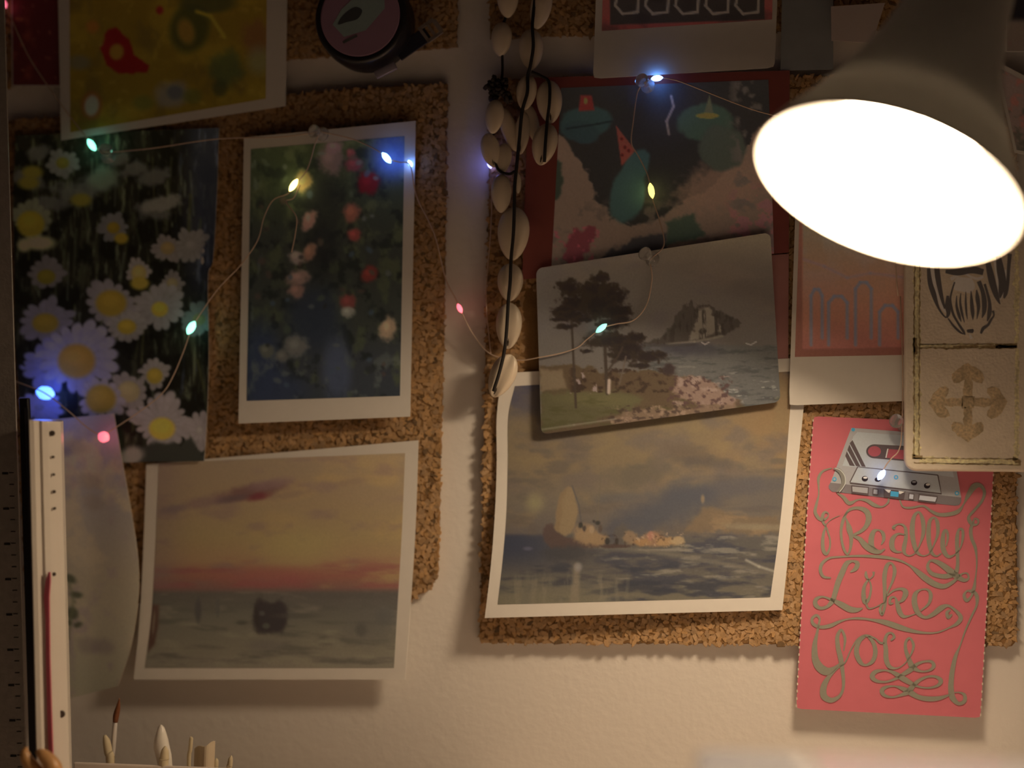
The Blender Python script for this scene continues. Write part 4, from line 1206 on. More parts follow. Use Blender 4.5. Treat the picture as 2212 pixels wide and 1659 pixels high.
burn([lobe(0, -1), lobe(0, 1), lobe(1, 0), lobe(-1, 0), [(2078, 856), (2104, 856), (2104, 882), (2078, 882)]], 'cross_motif', 0.00008, alb((150, 112, 68), WP), 0.9, 8)


def fourx(x, y): return (1900 + x / 7.09, 540 + y / 7.09)


WQ = (132, 106, 80)
K_old = K
K = 7.09
beard = [
    (fourx, [(745, 200, 30), (770, 480, 55), (830, 680, 60), (890, 860, 30), (960, 980, 20), (1020, 1040, 14)]),
    (fourx, [(870, 200, 60), (890, 400, 65), (920, 580, 55), (960, 760, 40), (1000, 900, 20)]),
    (fourx, [(1010, 330, 40), (1200, 340, 80), (1400, 300, 90), (1590, 340, 70)]),
    (fourx, [(1150, 490, 18), (1110, 620, 20), (1085, 760, 24), (1120, 960, 30), (1190, 1100, 26), (1280, 1240, 30), (1310, 1300, 12)]),
    (fourx, [(1045, 700, 30), (1040, 850, 60), (1055, 960, 50), (1030, 1040, 20)]),
    (fourx, [(1050, 1050, 14), (1130, 1160, 24), (1220, 1250, 26), (1290, 1290, 10)]),
    (fourx, [(1180, 700, 8), (1180, 860, 30), (1220, 1010, 36), (1250, 1100, 8)]),
    (fourx, [(1245, 660, 8), (1235, 800, 24), (1260, 960, 30), (1300, 1110, 8)]),
    (fourx, [(1320, 640, 8), (1320, 800, 26), (1330, 960, 22), (1345, 1060, 8)]),
    (fourx, [(1400, 630, 10), (1410, 800, 40), (1425, 960, 44), (1430, 1070, 8)]),
    (fourx, [(1485, 610, 14), (1500, 740, 50), (1515, 880, 40), (1500, 1000, 20), (1490, 1060, 6)]),
    (fourx, [(1520, 480, 50), (1580, 640, 50), (1605, 800, 60), (1600, 940, 50), (1570, 1040, 10)]),
    (fourx, [(1610, 520, 30), (1650, 660, 30), (1685, 820, 40), (1680, 980, 50), (1650, 1090, 14)]),
    (fourx, [(1660, 200, 60), (1700, 380, 80), (1740, 540, 80), (1790, 700, 60), (1830, 800, 24), (1850, 830, 10)]),
    (fourx, [(1820, 100, 60), (1850, 300, 90), (1880, 480, 90), (1860, 640, 60), (1845, 740, 12)]),
    (fourx, [(1995, 60, 50), (1975, 300, 40), (1960, 520, 40), (1930, 660, 50), (1905, 740, 20)]),
    (fourx, [(1735, 930, 30), (1750, 1000, 20), (1700, 1080, 30), (1660, 1150, 30), (1590, 1200, 40), (1550, 1280, 24)]),
    (fourx, [(1385, 1215, 70), (1388, 1240, 86), (1385, 1270, 60)]),
]
ribbon_mesh(beard, 'beard_print', alb((62, 48, 36), WQ), plq, QF, zero, 0.0001, 1.3)
pale = [
    (fourx, [(800, 200, 60), (840, 480, 50), (900, 680, 60), (960, 860, 50), (1010, 960, 20)]),
    (fourx, [(1090, 450, 50), (1180, 400, 36), (1290, 360, 30), (1400, 410, 26), (1500, 440, 34), (1590, 410, 30)]),
    (fourx, [(1300, 420, 180), (1290, 540, 280), (1270, 640, 200)]),
    (fourx, [(1780, 150, 60), (1800, 400, 36), (1815, 600, 30), (1830, 730, 20)]),
    (fourx, [(1930, 300, 24), (1930, 500, 26), (1890, 640, 30), (1850, 750, 20)]),
    (fourx, [(1380, 1290, 20), (1410, 1360, 36)]),
]
ribbon_mesh(pale, 'beard_highlight', alb((140, 116, 96), WQ), plq, QF, zero, 0.00006)
K = K_old


# ================================================================== LAMP
EC = (1912, 410); LD = 0.15
Lc = P(EC[0], EC[1], LD)
sc_ = mpp(Lc)
A_PX, B_PX, TH = 296.0, 150.0, math.radians(19.4)
Rr = A_PX * sc_
ratio = B_PX / A_PX
view = (c_pos - Lc).normalized()
vr = c_right.copy(); vu = view.cross(vr).normalized(); vr = vu.cross(view).normalized()
dn = (-math.sin(TH)) * vr + (-math.cos(TH)) * vu
nL = (dn * math.sqrt(1 - ratio ** 2) + view * ratio).normalized()
up = -nL
lamp = empty('desk_lamp', (0.62, -0.24, 0.0), 'lit desk lamp with dark bell shade and glowing white round opening', 'lamp')
SHADE = plain('grey_enamel', (0.52, 0.50, 0.47), 0.5, spec=0.5, var=0.05)
_nt = SHADE.node_tree
_b = _nt.nodes['Principled BSDF']
_tr = _nt.nodes.new('ShaderNodeBsdfTranslucent'); _tr.inputs['Color'].default_value = (0.9, 0.85, 0.75, 1)
_geo = _nt.nodes.new('ShaderNodeNewGeometry'); _cm = _nt.nodes.new('ShaderNodeMix'); _cm.data_type = 'RGBA'
_cm.inputs['A'].default_value = (0.60, 0.57, 0.53, 1); _cm.inputs['B'].default_value = (0.82, 0.82, 0.80, 1)      # grey outside, white enamel inside
_nt.links.new(_geo.outputs['Backfacing'], _cm.inputs['Factor']); _nt.links.new(_cm.outputs['Result'], _b.inputs['Base Color'])
_ms = _nt.nodes.new('ShaderNodeMixShader'); _ms.inputs['Fac'].default_value = 0.022     # translucency added so the shade glows near its rim, imitating lens glare
_nt.links.new(_b.outputs[0], _ms.inputs[1]); _nt.links.new(_tr.outputs[0], _ms.inputs[2])
_nt.links.new(_ms.outputs[0], _nt.nodes['Material Output'].inputs['Surface'])
prof = [(0.0, 1.0), (0.004, 0.985), (0.012, 0.92), (0.024, 0.82), (0.042, 0.68), (0.060, 0.56), (0.078, 0.47), (0.096, 0.41), (0.112, 0.385), (0.120, 0.36)]
bm = bmesh.new(); lathe_bm(bm, Lc, up, [(t, r * Rr) for t, r in prof], 96, False, False)
bm_obj('shade', bm, SHADE, lamp, True)
bm = bmesh.new(); lathe_bm(bm, Lc, up, [(-0.0004, Rr * 0.992), (-0.0006, Rr * 1.003), (0.0006, Rr * 1.010), (0.0016, Rr * 1.006), (0.0016, Rr * 0.994), (-0.0004, Rr * 0.992)], 96, False, False)
bm_obj('shade_rim', bm, SHADE, lamp, True)
DIFF = plain('glowing_diffuser', (0.9, 0.88, 0.84), 0.5, var=0.0, emit=LAMP_COLOUR, estr=LAMP_POWER)
HD = 0.024
bm = bmesh.new(); lathe_bm(bm, Lc, nL, [(-HD - 0.003, Rr * 0.50), (-HD, Rr * 0.54), (-HD + 0.001, Rr * 0.52), (-HD + 0.0016, Rr * 0.3), (-HD + 0.0018, 0.0004)], 64, True, True)
bm_obj('diffuser', bm, DIFF, lamp, True)
bm = bmesh.new(); lathe_bm(bm, Lc, nL, [(-HD - 0.0036, 0.0004), (-HD - 0.0035, Rr * 0.545), (-HD - 0.0012, Rr * 0.556), (-HD - 0.0012, Rr * 0.546), (-HD - 0.0032, Rr * 0.53), (-HD - 0.0033, 0.0004)], 64, False, False)
bm_obj('light_block_plate', bm, plain('white_reflector', (0.72, 0.72, 0.70), 0.6, spec=0.2, var=0.02), lamp, False)  # plate added to keep the diffuser's light out of the upper shade
CONE = bpy.data.materials.new('frosted_reflector'); CONE.use_nodes = True
_nt = CONE.node_tree; _b = _nt.nodes['Principled BSDF']; _b.inputs['Base Color'].default_value = (0.82, 0.82, 0.80, 1); _b.inputs['Roughness'].default_value = 0.6
_tr = _nt.nodes.new('ShaderNodeBsdfTranslucent'); _tr.inputs['Color'].default_value = (0.9, 0.88, 0.84, 1)
_ms = _nt.nodes.new('ShaderNodeMixShader'); _ms.inputs['Fac'].default_value = 0.25
_nt.links.new(_b.outputs[0], _ms.inputs[1]); _nt.links.new(_tr.outputs[0], _ms.inputs[2]); _nt.links.new(_ms.outputs[0], _nt.nodes['Material Output'].inputs['Surface'])
bm = bmesh.new(); lathe_bm(bm, Lc, nL, [(-HD - 0.0008, Rr * 0.556), (-HD + 0.004, Rr * 0.66), (-0.012, Rr * 0.83), (-0.005, Rr * 0.935), (-0.0008, Rr * 0.985)], 64, False, False)
bm_obj('reflector', bm, CONE, lamp, True)  # cone added to whiten the whole opening and feed the shade's glow
neck = Lc + up * 0.12
bm = bmesh.new(); lathe_bm(bm, neck, up, [(-0.004, 0.0205), (0.0, 0.021), (0.03, 0.021), (0.034, 0.018), (0.04, 0.008)], 32)
bm_obj('lamp_neck', bm, SHADE, lamp, True)
STEEL = plain('brushed_steel', (0.42, 0.41, 0.40), 0.35, metal=1.0, var=0.06, scale=200)
j0 = neck + up * 0.04
bm = bmesh.new(); lathe_bm(bm, j0 - Vector((0, 0.012, 0)), (0, 1, 0), [(0, 0.011), (0.002, 0.012), (0.022, 0.012), (0.024, 0.011)], 24)
bm_obj('joint', bm, STEEL, lamp, True)
el1 = Vector((0.50, -0.24, 0.72))
bm = bmesh.new(); tube_bm(bm, [j0, j0 + (el1 - j0) * .5, el1], 0.006, 12); bm_obj('upper_arm', bm, STEEL, lamp, True)
bm = bmesh.new(); tube_bm(bm, [el1, Vector((0.62, -0.24, 0.03))], 0.006, 12); bm_obj('lower_arm', bm, STEEL, lamp, True)
bm = bmesh.new(); lathe_bm(bm, (0.62, -0.24, 0.0005), (0, 0, 1), [(0, 0.07), (0.012, 0.07), (0.018, 0.062), (0.03, 0.012)], 40); bm_obj('base', bm, SHADE, lamp, True)


# ================================================================== COWRIE GARLAND
gar = empty('shell_garland', P(1100, 430, 0.01), 'garland of pale cowrie shells on black cord hanging between the cork tiles', 'garland')
SHELL = plain('cowrie_shell', (0.70, 0.60, 0.47), 0.32, spec=0.5, var=0.14, scale=90)
SLIT = plain('shell_slit', (0.05, 0.035, 0.025), 0.8, var=0.1)
CORD = plain('black_cord', (0.02, 0.016, 0.014), 0.8, var=0.2, scale=400)


def shell_mesh(slit=True, nu=18, nv=14):
    """unit cowrie: long axis z, flat mouth towards -y with a lengthwise groove"""
    bm = bmesh.new()
    rings = []
    for i in range(1, nv):
        a = math.pi * i / nv
        z = math.cos(a)
        r = math.sin(a) ** 1.08 * (1.0 + 0.14 * z)
        ring = []
        for k in range(nu):
            th = 2 * math.pi * k / nu
            x = math.cos(th) * r; y = math.sin(th) * r
            if y < 0:
                y *= 0.62
                if slit:
                    y += 0.50 * r * math.exp(-(x / 0.17) ** 2)
            else:
                y *= 0.75
            ring.append(bm.verts.new((x, y, z)))
        rings.append(ring)
    t = bm.verts.new((0, 0, 1)); b = bm.verts.new((0, 0, -1))
    for i in range(len(rings) - 1):
        for k in range(nu):
            bm.faces.new((rings[i][k], rings[i + 1][k], rings[i + 1][(k + 1) % nu], rings[i][(k + 1) % nu]))
    for k in range(nu):
        bm.faces.new((t, rings[0][k], rings[0][(k + 1) % nu])); bm.faces.new((b, rings[-1][(k + 1) % nu], rings[-1][k]))
    me = bpy.data.meshes.new('shell')
    bmesh.ops.recalc_face_normals(bm, faces=bm.faces[:])
    bm.to_mesh(me); bm.free()
    me.materials.append(SHELL)
    me.polygons.foreach_set('use_smooth', [True] * len(me.polygons))
    return me


SH_SLIT = shell_mesh(True); SH_BACK = shell_mesh(False)
bm = bmesh.new()
for i in range(9):
    pass
slit_pts = [Vector((0.03 * math.sin(t * 5), -0.36 - 0.02 * math.cos(t * 3), -0.86 + 1.72 * t)) for t in np.linspace(0, 1, 11)]
for p in slit_pts:
    r = math.sqrt(max(0.02, 1 - (p.z * 1.02) ** 2)); p.y = -0.20 * r
tube_bm(bm, slit_pts, [0.04, .08, .10, .115, .12, .12, .12, .115, .10, .08, .04], 6)
SLIT_ME = bpy.data.meshes.new('slit'); bmesh.ops.recalc_face_normals(bm, faces=bm.faces[:]); bm.to_mesh(SLIT_ME); bm.free(); SLIT_ME.materials.append(SLIT)
# cx, cy, rx, ry, tilt (deg, clockwise lean of the top), depth, mouth towards us?
SHELLS = [
    (1097, -2, 24, 41, 0, 0.013, 0), (1083, 85, 23, 37, 4, 0.013, 0), (1168, 18, 23, 46, 12, 0.014, 0), (1147, 107, 27, 44, -2, 0.014, 1),
    (1137, 200, 22, 38, 8, 0.018, 1), (1187, 220, 28, 47, -4, 0.017, 1), (1068, 252, 21, 37, 6, 0.019, 0), (1100, 280, 17, 50, -18, 0.012, 0),
    (1128, 288, 17, 46, 6, 0.013, 1), (1150, 268, 15, 44, -14, 0.0115, 0), (1176, 312, 28, 46, 12, 0.019, 1), (1060, 325, 21, 38, -12, 0.014, 1), (1086, 343, 19, 34, 8, 0.013, 0),
    (1083, 418, 22, 42, 0, 0.015, 0), (1118, 395, 8, 23, -4, 0.012, 0), (1109, 505, 35, 58, 3, 0.014, 1), (1102, 610, 28, 41, 2, 0.014, 1), (1099, 704, 28, 50, 3, 0.014, 1), (1085, 812, 28, 50, 24, 0.016, 1)]
for (cx, cy, rx, ry, tl, dd, sl) in SHELLS:
    p = P(cx, cy, dd); k = mpp(p)
    o = bpy.data.objects.new('shell', SH_SLIT if sl else SH_BACK); COL.objects.link(o)
    M = Matrix.Translation(p) @ Matrix.Rotation(math.radians(tl), 4, 'Y') @ Matrix.Rotation(math.radians(random.uniform(-8, 8)), 4, 'Z') @ Matrix.Diagonal((rx * k, rx * k * 0.85, ry * k, 1))
    o.parent = gar; o.matrix_parent_inverse = Matrix.Translation(gar.location).inverted(); o.matrix_basis = M
    if sl:
        q = bpy.data.objects.new('slit', SLIT_ME); COL.objects.link(q); q.parent = o


def pxtube(name, pts, rad, mat, parent, n=6, sides=6):
    c = catmull(np.array(pts, float), n)
    X = PN(c[:, 0], c[:, 1], c[:, 2])
    bm = bmesh.new(); tube_bm(bm, X, rad, sides)
    return bm_obj(name, bm, mat, parent, True)


pxtube('cord', [(1100, -40, .012), (1097, 20, .012), (1086, 60, .012), (1085, 120, .013), (1085, 160, .013), (1078, 195, .013), (1066, 240, .012), (1065, 290, .012), (1066, 325, .014), (1075, 365, .015), (1098, 376, .016), (1112, 370, .016)], 0.0008, CORD, gar)
pxtube('cord', [(1160, -40, .014), (1152, 30, .017), (1150, 60, .020), (1152, 100, .021), (1146, 140, .021), (1140, 165, .02), (1139, 200, .022), (1128, 240, .021), (1122, 300, .020), (1116, 360, .020), (1112, 400, .020), (1111, 450, .020), (1109, 505, .021), (1104, 560, .020), (1102, 610, .021), (1098, 650, .020), (1095, 704, .021), (1090, 755, .020), (1080, 800, .022), (1066, 845, .020)], 0.0010, CORD, gar)
pxtube('cord', [(1148, 155, .02), (1170, 165, .019), (1186, 178, .019), (1187, 220, .022), (1182, 262, .022), (1178, 312, .024), (1176, 350, .022)], 0.0009, CORD, gar)
# frayed dark knot above the lower left cluster
bm = bmesh.new()
rk = random.Random(3)
for i in range(30):
    x0, y0 = 1080 + rk.uniform(-12, 12), 182 + rk.uniform(-14, 26)
    pts = [(x0, y0, .011 + rk.uniform(0, .007))]
    for q_ in range(4):
        pts.append((pts[-1][0] + rk.uniform(-8, 7), pts[-1][1] + rk.uniform(-8, 11), .011 + rk.uniform(0, .008)))
    c = catmull(np.array(pts), 3)
    tube_bm(bm, PN(c[:, 0], c[:, 1], c[:, 2]), 0.0012, 5)
kn = bm_obj('knot', bm, plain('frayed_cord', (0.045, 0.034, 0.028), 0.9, var=0.3, scale=300), gar, True)


# ================================================================== FAIRY LIGHTS
fairy = empty('fairy_lights', P(700, 500, 0.012), 'string of coloured fairy lights on thin copper wire draped over the pinned pictures', 'string lights')
WIRE = plain('copper_wire', (0.72, 0.56, 0.45), 0.4, metal=0.25, var=0.1, scale=300)
WR_ = 0.00035
wires = [
    [(-20, -30, .012), (10, 8, .013), (35, 65, .013), (62, 122, .012), (98, 178, .012), (150, 250, .014), (192, 303, .0155), (210, 322, .016), (226, 330, .0165)],
    [(228, 330, .0165), (330, 320, .016), (470, 300, .015), (600, 296, .014), (686, 286, .0145)],
    [(690, 287, .0150), (680, 312, .015), (671, 345, .015), (660, 372, .015), (640, 395, .016), (622, 418, .017), (590, 432, .018), (570, 470, .018), (556, 520, .018), (520, 572, .018), (470, 625, .018), (430, 682, .0185), (413, 712, .019), (396, 760, .0185), (374, 812, .017), (350, 850, .0165), (300, 890, .017), (224, 940, .021)],
    [(648, 400, .016), (634, 428, .020), (618, 436, .022), (640, 468, .022), (638, 505, .020), (630, 545, .018)],
    [(224, 944, .021), (190, 925, .022), (150, 890, .024), (98, 850, .026), (50, 830, .024), (-30, 800, .02)],
    [(690, 284, .0150), (760, 300, .015), (815, 325, .016), (835, 342, .017), (862, 350, .015), (886, 358, .0145), (900, 425, .010), (938, 505, .009), (962, 600, .0085), (984, 645, .012), (994, 668, .013), (1022, 722, .010), (1060, 765, .0095), (1120, 778, .010), (1165, 772, .0135), (1215, 762, .014), (1248, 750, .0145), (1268, 733, .015), (1298, 710, .016), (1330, 700, .015), (1368, 692, .015), (1396, 660, .015), (1408, 605, .0145), (1405, 570, .015)],
    [(1060, 765, .0095), (1050, 640, .008), (1060, 500, .0075), (1062, 420, .0075), (1058, 352, .0075), (1056, 330, .0075)],
    [(1404, 560, .015), (1434, 530, .014), (1426, 480, .013), (1411, 435, .013), (1407, 412, .0135), (1398, 375, .012), (1378, 335, .0115), (1364, 308, .012), (1368, 262, .0125), (1376, 205, .013), (1384, 186, .0145)],
    [(1392, 180, .0145), (1415, 168, .0155), (1455, 172, .014), (1500, 188, .013), (1560, 212, .013), (1630, 238, .013), (1720, 265, .013), (1840, 330, .015), (1920, 480, .014), (1940, 640, .013)],
    [(1945, 640, .0130), (1950, 800, .0125), (1948, 930, .0125), (1942, 972, .013), (1926, 990, .0135), (1914, 1005, .0135), (1906, 1020, .014), (1896, 1036, .014)],
]
for wpts in wires:
    pxtube('wire', wpts, WR_, WIRE, fairy, 6, 5)


def led(u, v, d, rot, length, width, rgb, strength, name='led_bulb'):
    """resin drop around a chip, thin ends where the wire leaves"""
    p = P(u, v, d); k = mpp(p)
    m = plain('glow_%02x%02x%02x_%d' % (*[int(c * 255) for c in rgb], int(strength * 10)), (0.6, 0.6, 0.6), 0.25, var=0, emit=rgb, estr=strength)
    ax = Vector((math.cos(math.radians(rot)), 0, -math.sin(math.radians(rot))))
    L = length * k / 2; R = width * k / 2
    bm = bmesh.new()
    lathe_bm(bm, p, ax, [(-L, R * .15), (-L * .8, R * .5), (-L * .45, R * .9), (0, R), (L * .45, R * .9), (L * .8, R * .5), (L, R * .15)], 12)
    return bm_obj(name, bm, m, fairy, True)


led(8, 8, .0135, 60, 22, 14, (1.0, 0.16, 0.26), 1.2)
led(198, 313, .0165, 55, 30, 14, (0.24, 1.0, 0.70), 3.0)
led(634, 400, .0170, -55, 32, 13, (1.0, 0.78, 0.26), 5.0)
led(835, 341, .0180, 50, 30, 14, (0.20, 0.40, 1.0), 7.0)
led(886, 353, .0128, 60, 16, 9, (0.16, 0.34, 1.0), 16.0)  # extra blue bulb added to light the garden print's corner
led(993, 666, .0135, 65, 22, 11, (1.0, 0.10, 0.14), 3.0)
led(413, 708, .0195, -58, 32, 17, (0.30, 1.0, 0.72), 2.4)
led(98, 849, .0210, 10, 42, 30, (0.06, 0.18, 1.0), 5.0)
led(224, 944, .0215, 30, 26, 24, (1.0, 0.14, 0.20), 1.6)
led(1419, 169, .0152, -5, 26, 13, (0.14, 0.34, 1.0), 13.0)
led(1407, 412, .0140, 80, 34, 14, (1.0, 0.84, 0.20), 1.8)
led(1299, 709, .0165, -38, 30, 13, (0.34, 0.95, 0.76), 1.2)
led(1904, 1026, .0145, -55, 26, 14, (0.34, 0.52, 1.0), 4.5)
led(1058, 352, .0075, 80, 24, 12, (0.22, 0.24, 1.0), 9.0)


# ================================================================== PUSH PINS
CLEAR = plain('clear_plastic', (0.92, 0.92, 0.92), 0.08, spec=0.6, var=0, trans=0.82)
PINS = [(1385, 172, 1402, 188, 0.0104, 'clear push pin lit blue at the lower edge of the top instant photo'),
        (1392, 547, 1412, 563, 0.0115, 'clear push pin holding the top edge of the coastal postcard'),
        (677, 283, 700, 291, 0.0105, 'clear push pin at the top edge of the flower garden print'),
        (228, 322, 234, 342, 0.0120, 'clear push pin tinted green near the top of the daisy photo'),
        (1935, 909, 1953, 916, 0.0072, 'clear push pin at the top of the red lettered card')]
for (x0, y0, x1, y1, d0, lab) in PINS:
    a = P(x1, y1, d0); b_ = P(x0, y0, d0 + 0.0095)
    ax = (b_ - a); Lp = ax.length; ax.normalize()
    r = empty('push_pin', a, lab, 'push pin', 'clear push pins')
    k = mpp(a)
    bm = bmesh.new()
    lathe_bm(bm, a, ax, [(0, 0.0030), (0.0008, 0.0040), (0.0016, 0.0040), (0.0022, 0.0020), (Lp * .5, 0.0016), (Lp * .75, 0.0020), (Lp * .85, 0.0036), (Lp * .97, 0.0038), (Lp, 0.0034)], 24)
    bm_obj('head', bm, CLEAR, r, True)
    bm = bmesh.new(); tube_bm(bm, [a + ax * 0.0002, Vector((a.x, -0.0012, a.z))], [0.0005, 0.0002], 8)
    bm_obj('needle', bm, STEEL, r, True)


# ================================================================== ROUND CASE WITH METAL TAB
fc = P(777, 34, 0.030); bc = P(800, 60, 0.0075)
kc = mpp(fc)
case = empty('tape_measure', bc, 'round black tape measure with pink face and metal end tab, top centre', 'tape measure')
BLK = plain('black_plastic', (0.018, 0.016, 0.018), 0.35, spec=0.5, var=0.1)
axc = (fc - bc); Lcs = axc.length; axc.normalize()
bm = bmesh.new(); lathe_bm(bm, bc, axc, [(0, 96 * kc), (0.002, 104 * kc), (Lcs * .5, 106 * kc), (Lcs - .003, 103 * kc), (Lcs - .001, 99 * kc), (Lcs - .0006, 91 * kc), (Lcs - .0015, 89 * kc)], 64)
bm_obj('body', bm, BLK, case, True)
bm = bmesh.new(); lathe_bm(bm, bc, axc, [(Lcs - .0014, 88.5 * kc), (Lcs - .0009, 88.5 * kc), (Lcs - .0007, 86 * kc)], 64)
bm_obj('face', bm, plain('pink_face', alb((46, 25, 27), (66, 50, 43)), 0.5, var=0.06), case)


def face_patch(pts, rgb, name, off):
    xa, ya, za = (c_right - axc * c_right.dot(axc)).normalized(), None, axc
    ya = za.cross(xa).normalized()
    o = bc + axc * (Lcs - 0.0007 + off)
    vs = [o + xa * ((x - 777) * kc) - ya * ((y - 34) * kc) * (1 if ya.z > 0 else -1) for x, y in pts]
    return mesh_np(name, vs, [tuple(range(len(vs)))], INK, case, False, np.tile(np.array(rgb), (len(vs), 1)))


face_patch([(716, 50), (735, 18), (790, -30), (830, -36), (832, 20), (790, 66), (742, 78)], alb((40, 34, 30), (62, 46, 40)), 'face_print', 0.0002)
cpx = catmull(np.array([(728, 50), (740, 30), (765, 14), (782, 22), (772, 40), (748, 46)]), 4, True)
face_patch([tuple(p) for p in cpx], alb((16, 11, 10), (62, 46, 40)), 'face_print', 0.0003)
face_patch([(738, 88), (770, 74), (772, 79), (741, 93)], alb((20, 14, 12), (62, 46, 40)), 'face_print', 0.0003)
# bluish reflection on the rim, put in as a pale bar, and the belt that ends in the tab
s0 = [(800, 150), (840, 130), (866, 152), (830, 172)]
bm = bmesh.new()
p0 = P(858, 118, 0.018); p1 = P(925, 72, 0.014)
dr = (p1 - p0).normalized(); sd_ = Vector((0, -1, 0)).cross(dr).normalized()
box_bm(bm, (p0 + p1) / 2, dr, sd_, Vector((0, -1, 0)), (p1 - p0).length / 2, 17 * kc, 0.0006); bevel(bm, 0.0003, 1)
bm_obj('tape_end', bm, plain('navy_tape', (0.03, 0.03, 0.05), 0.4, var=0.1), case)
bm = bmesh.new()
cpt = P(930, 66, 0.0155)
for (ox, oy, hx, hy) in [(-17, 0, 3.5, 19), (2, 0, 3, 19), (19, 0, 5, 15), (0, -17, 20, 3.5), (0, 17, 20, 3.5)]:
    box_bm(bm, cpt + dr * (ox * kc) + sd_ * (oy * kc), dr, sd_, Vector((0, -1, 0)), hx * kc, hy * kc, 0.0006)
bm_obj('metal_tab', bm, plain('tin_tab', (0.55, 0.48, 0.42), 0.4, metal=0.7, var=0.08), case)
bm = bmesh.new()
cw = P(833, 152, 0.0255)
d2 = (P(866, 135, .026) - P(800, 168, .026)).normalized(); s2 = Vector((0, -1, 0)).cross(d2).normalized()
box_bm(bm, cw, d2, s2, Vector((0, -1, 0)), 25 * kc, 9 * kc, 0.0012); bevel(bm, 0.0006, 2)
bm_obj('rim_reflection', bm, plain('pale_reflection', (0.30, 0.27, 0.34), 0.25, var=0.05), case, True)  # pale bar stands in for the rim's bluish reflection


# ================================================================== RULERS AT THE LEFT
def strip_between(bm, q, d, hz, lean=0.0):
    """flat bar whose face fills the pixel quad TL, TR, BR, BL on a plane d in front of the wall"""
    f = [P(u, v, d) for u, v in q]
    bk = [p + Vector((0, hz, 0)) for p in f]
    v = [bm.verts.new(p) for p in f + bk]
    for i in ((0, 1, 2, 3), (7, 6, 5, 4), (0, 4, 5, 1), (1, 5, 6, 2), (2, 6, 7, 3), (3, 7, 4, 0)):
        bm.faces.new([v[k] for k in i])
    return f


def foot(u0, v0, u1, v1, d):
    """extend the edge line u0,v0 -> u1,v1 until it reaches the desk top"""
    a, b_ = P(u0, v0, d), P(u1, v1, d)
    t = (0.0006 - a.z) / (b_.z - a.z)
    return (u0 + (u1 - u0) * t, v0 + (v1 - v0) * t)


sd = 0.085
bl = foot(-90, -200, -60, 1659, sd); br = foot(2, -200, 56, 1659, sd)
br = (br[0], bl[1])
ruler = empty('steel_ruler', P((bl[0] + br[0]) / 2, bl[1], sd), 'long grey steel ruler standing at the far left edge', 'ruler')
bm = bmesh.new(); strip_between(bm, [(-90, -200), (2, -200), br, bl], sd, 0.0012)
bm_obj('blade', bm, plain('dull_steel', (0.40, 0.37, 0.34), 0.4, metal=0.2, var=0.2, scale=250, bump=0.25, bscale=600), ruler)
bm = bmesh.new()
for k in range(26):
    v = 1020 + k * 41 * 0.62
    u = 2 + (56 - 2) * (v + 200) / 1859.0 - 30
    if k % 3 == 0: strip_between(bm, [(u - 3, v), (u + 10, v), (u + 10, v + 5), (u - 3, v + 5)], sd + 0.0002, 0.0001)
    strip_between(bm, [(u + 12, v), (u + 22, v), (u + 22, v + 2), (u + 12, v + 2)], sd + 0.0002, 0.0001)
bm_obj('graduations', bm, plain('engraved_black', (0.02, 0.018, 0.016), 0.7, var=0.1), ruler)

bd = 0.092
bl = foot(40, 860, 63, 1659, bd); br = foot(60, 860, 92, 1659, bd); br = (br[0], bl[1])
o = empty('black_ruler', P((bl[0] + br[0]) / 2, bl[1], bd), 'narrow black ruler between the steel ruler and white scale ruler', 'ruler')
bm = bmesh.new(); strip_between(bm, [(40, 860), (60, 860), br, bl], bd, 0.003); bevel(bm, 0.0005, 1)
bm_obj('bar', bm, plain('black_bar', (0.012, 0.011, 0.013), 0.4, var=0.1), o)
bm = bmesh.new(); strip_between(bm, [(52, 880), (60, 880), (92, 1659), (82, 1659)], bd + 0.0003, 0.0002)
bm_obj('edge_strip', bm, plain('dark_grey_strip', (0.035, 0.035, 0.045), 0.3, var=0.1), o)

wd = 0.098
bl = foot(75, 905, 92, 1659, wd); br = foot(131, 911, 150, 1659, wd); br = (br[0], bl[1])
o = empty('scale_ruler', P((bl[0] + br[0]) / 2, bl[1], wd), 'white triangular scale ruler with a pink stripe standing at the left', 'ruler')
WPL = plain('white_plastic', (0.80, 0.74, 0.66), 0.22, spec=0.6, var=0.03, scale=100)
# triangular prism with fluted faces: a cross-section swept from the desk to the top
tl, tr = (75, 905), (131, 911)
sec = [(0.0, 0.0), (0.06, 0.0085), (0.2, 0.0115), (0.34, 0.0105), (0.46, 0.0078), (0.56, 0.0082), (0.7, 0.0060), (0.85, 0.0030), (1.0, 0.0), (0.8, -0.009), (0.5, -0.014), (0.2, -0.009)]
bm = bmesh.new()
ra = [bm.verts.new(P(tl[0] + (tr[0] - tl[0]) * s, tl[1] + (tr[1] - tl[1]) * s, wd) + Vector((0, -h, 0))) for s, h in sec]
rb = [bm.verts.new(P(bl[0] + (br[0] - bl[0]) * s, bl[1] + (br[1] - bl[1]) * s, wd) + Vector((0, -h, 0))) for s, h in sec]
for i in range(len(sec)):
    j = (i + 1) % len(sec)
    bm.faces.new((ra[i], ra[j], rb[j], rb[i]))
bm.faces.new(ra); bm.faces.new(rb)
bm_obj('bar', bm, WPL, o)
bm = bmesh.new()
PINK = plain('pink_line', (0.55, 0.12, 0.17), 0.4, var=0.05)
pv = [(106, 1236, 3), (103, 1255, 10), (100, 1290, 11), (102, 1340, 8), (103, 1420, 8), (106, 1540, 9), (110, 1659, 9), (114, 1800, 9)]
for (u0, v0, w0), (u1, v1, w1) in zip(pv[:-1], pv[1:]):
    strip_between(bm, [(u0 - w0 / 2, v0), (u0 + w0 / 2, v0), (u1 + w1 / 2, v1), (u1 - w1 / 2, v1)], wd + 0.0093, 0.0012)
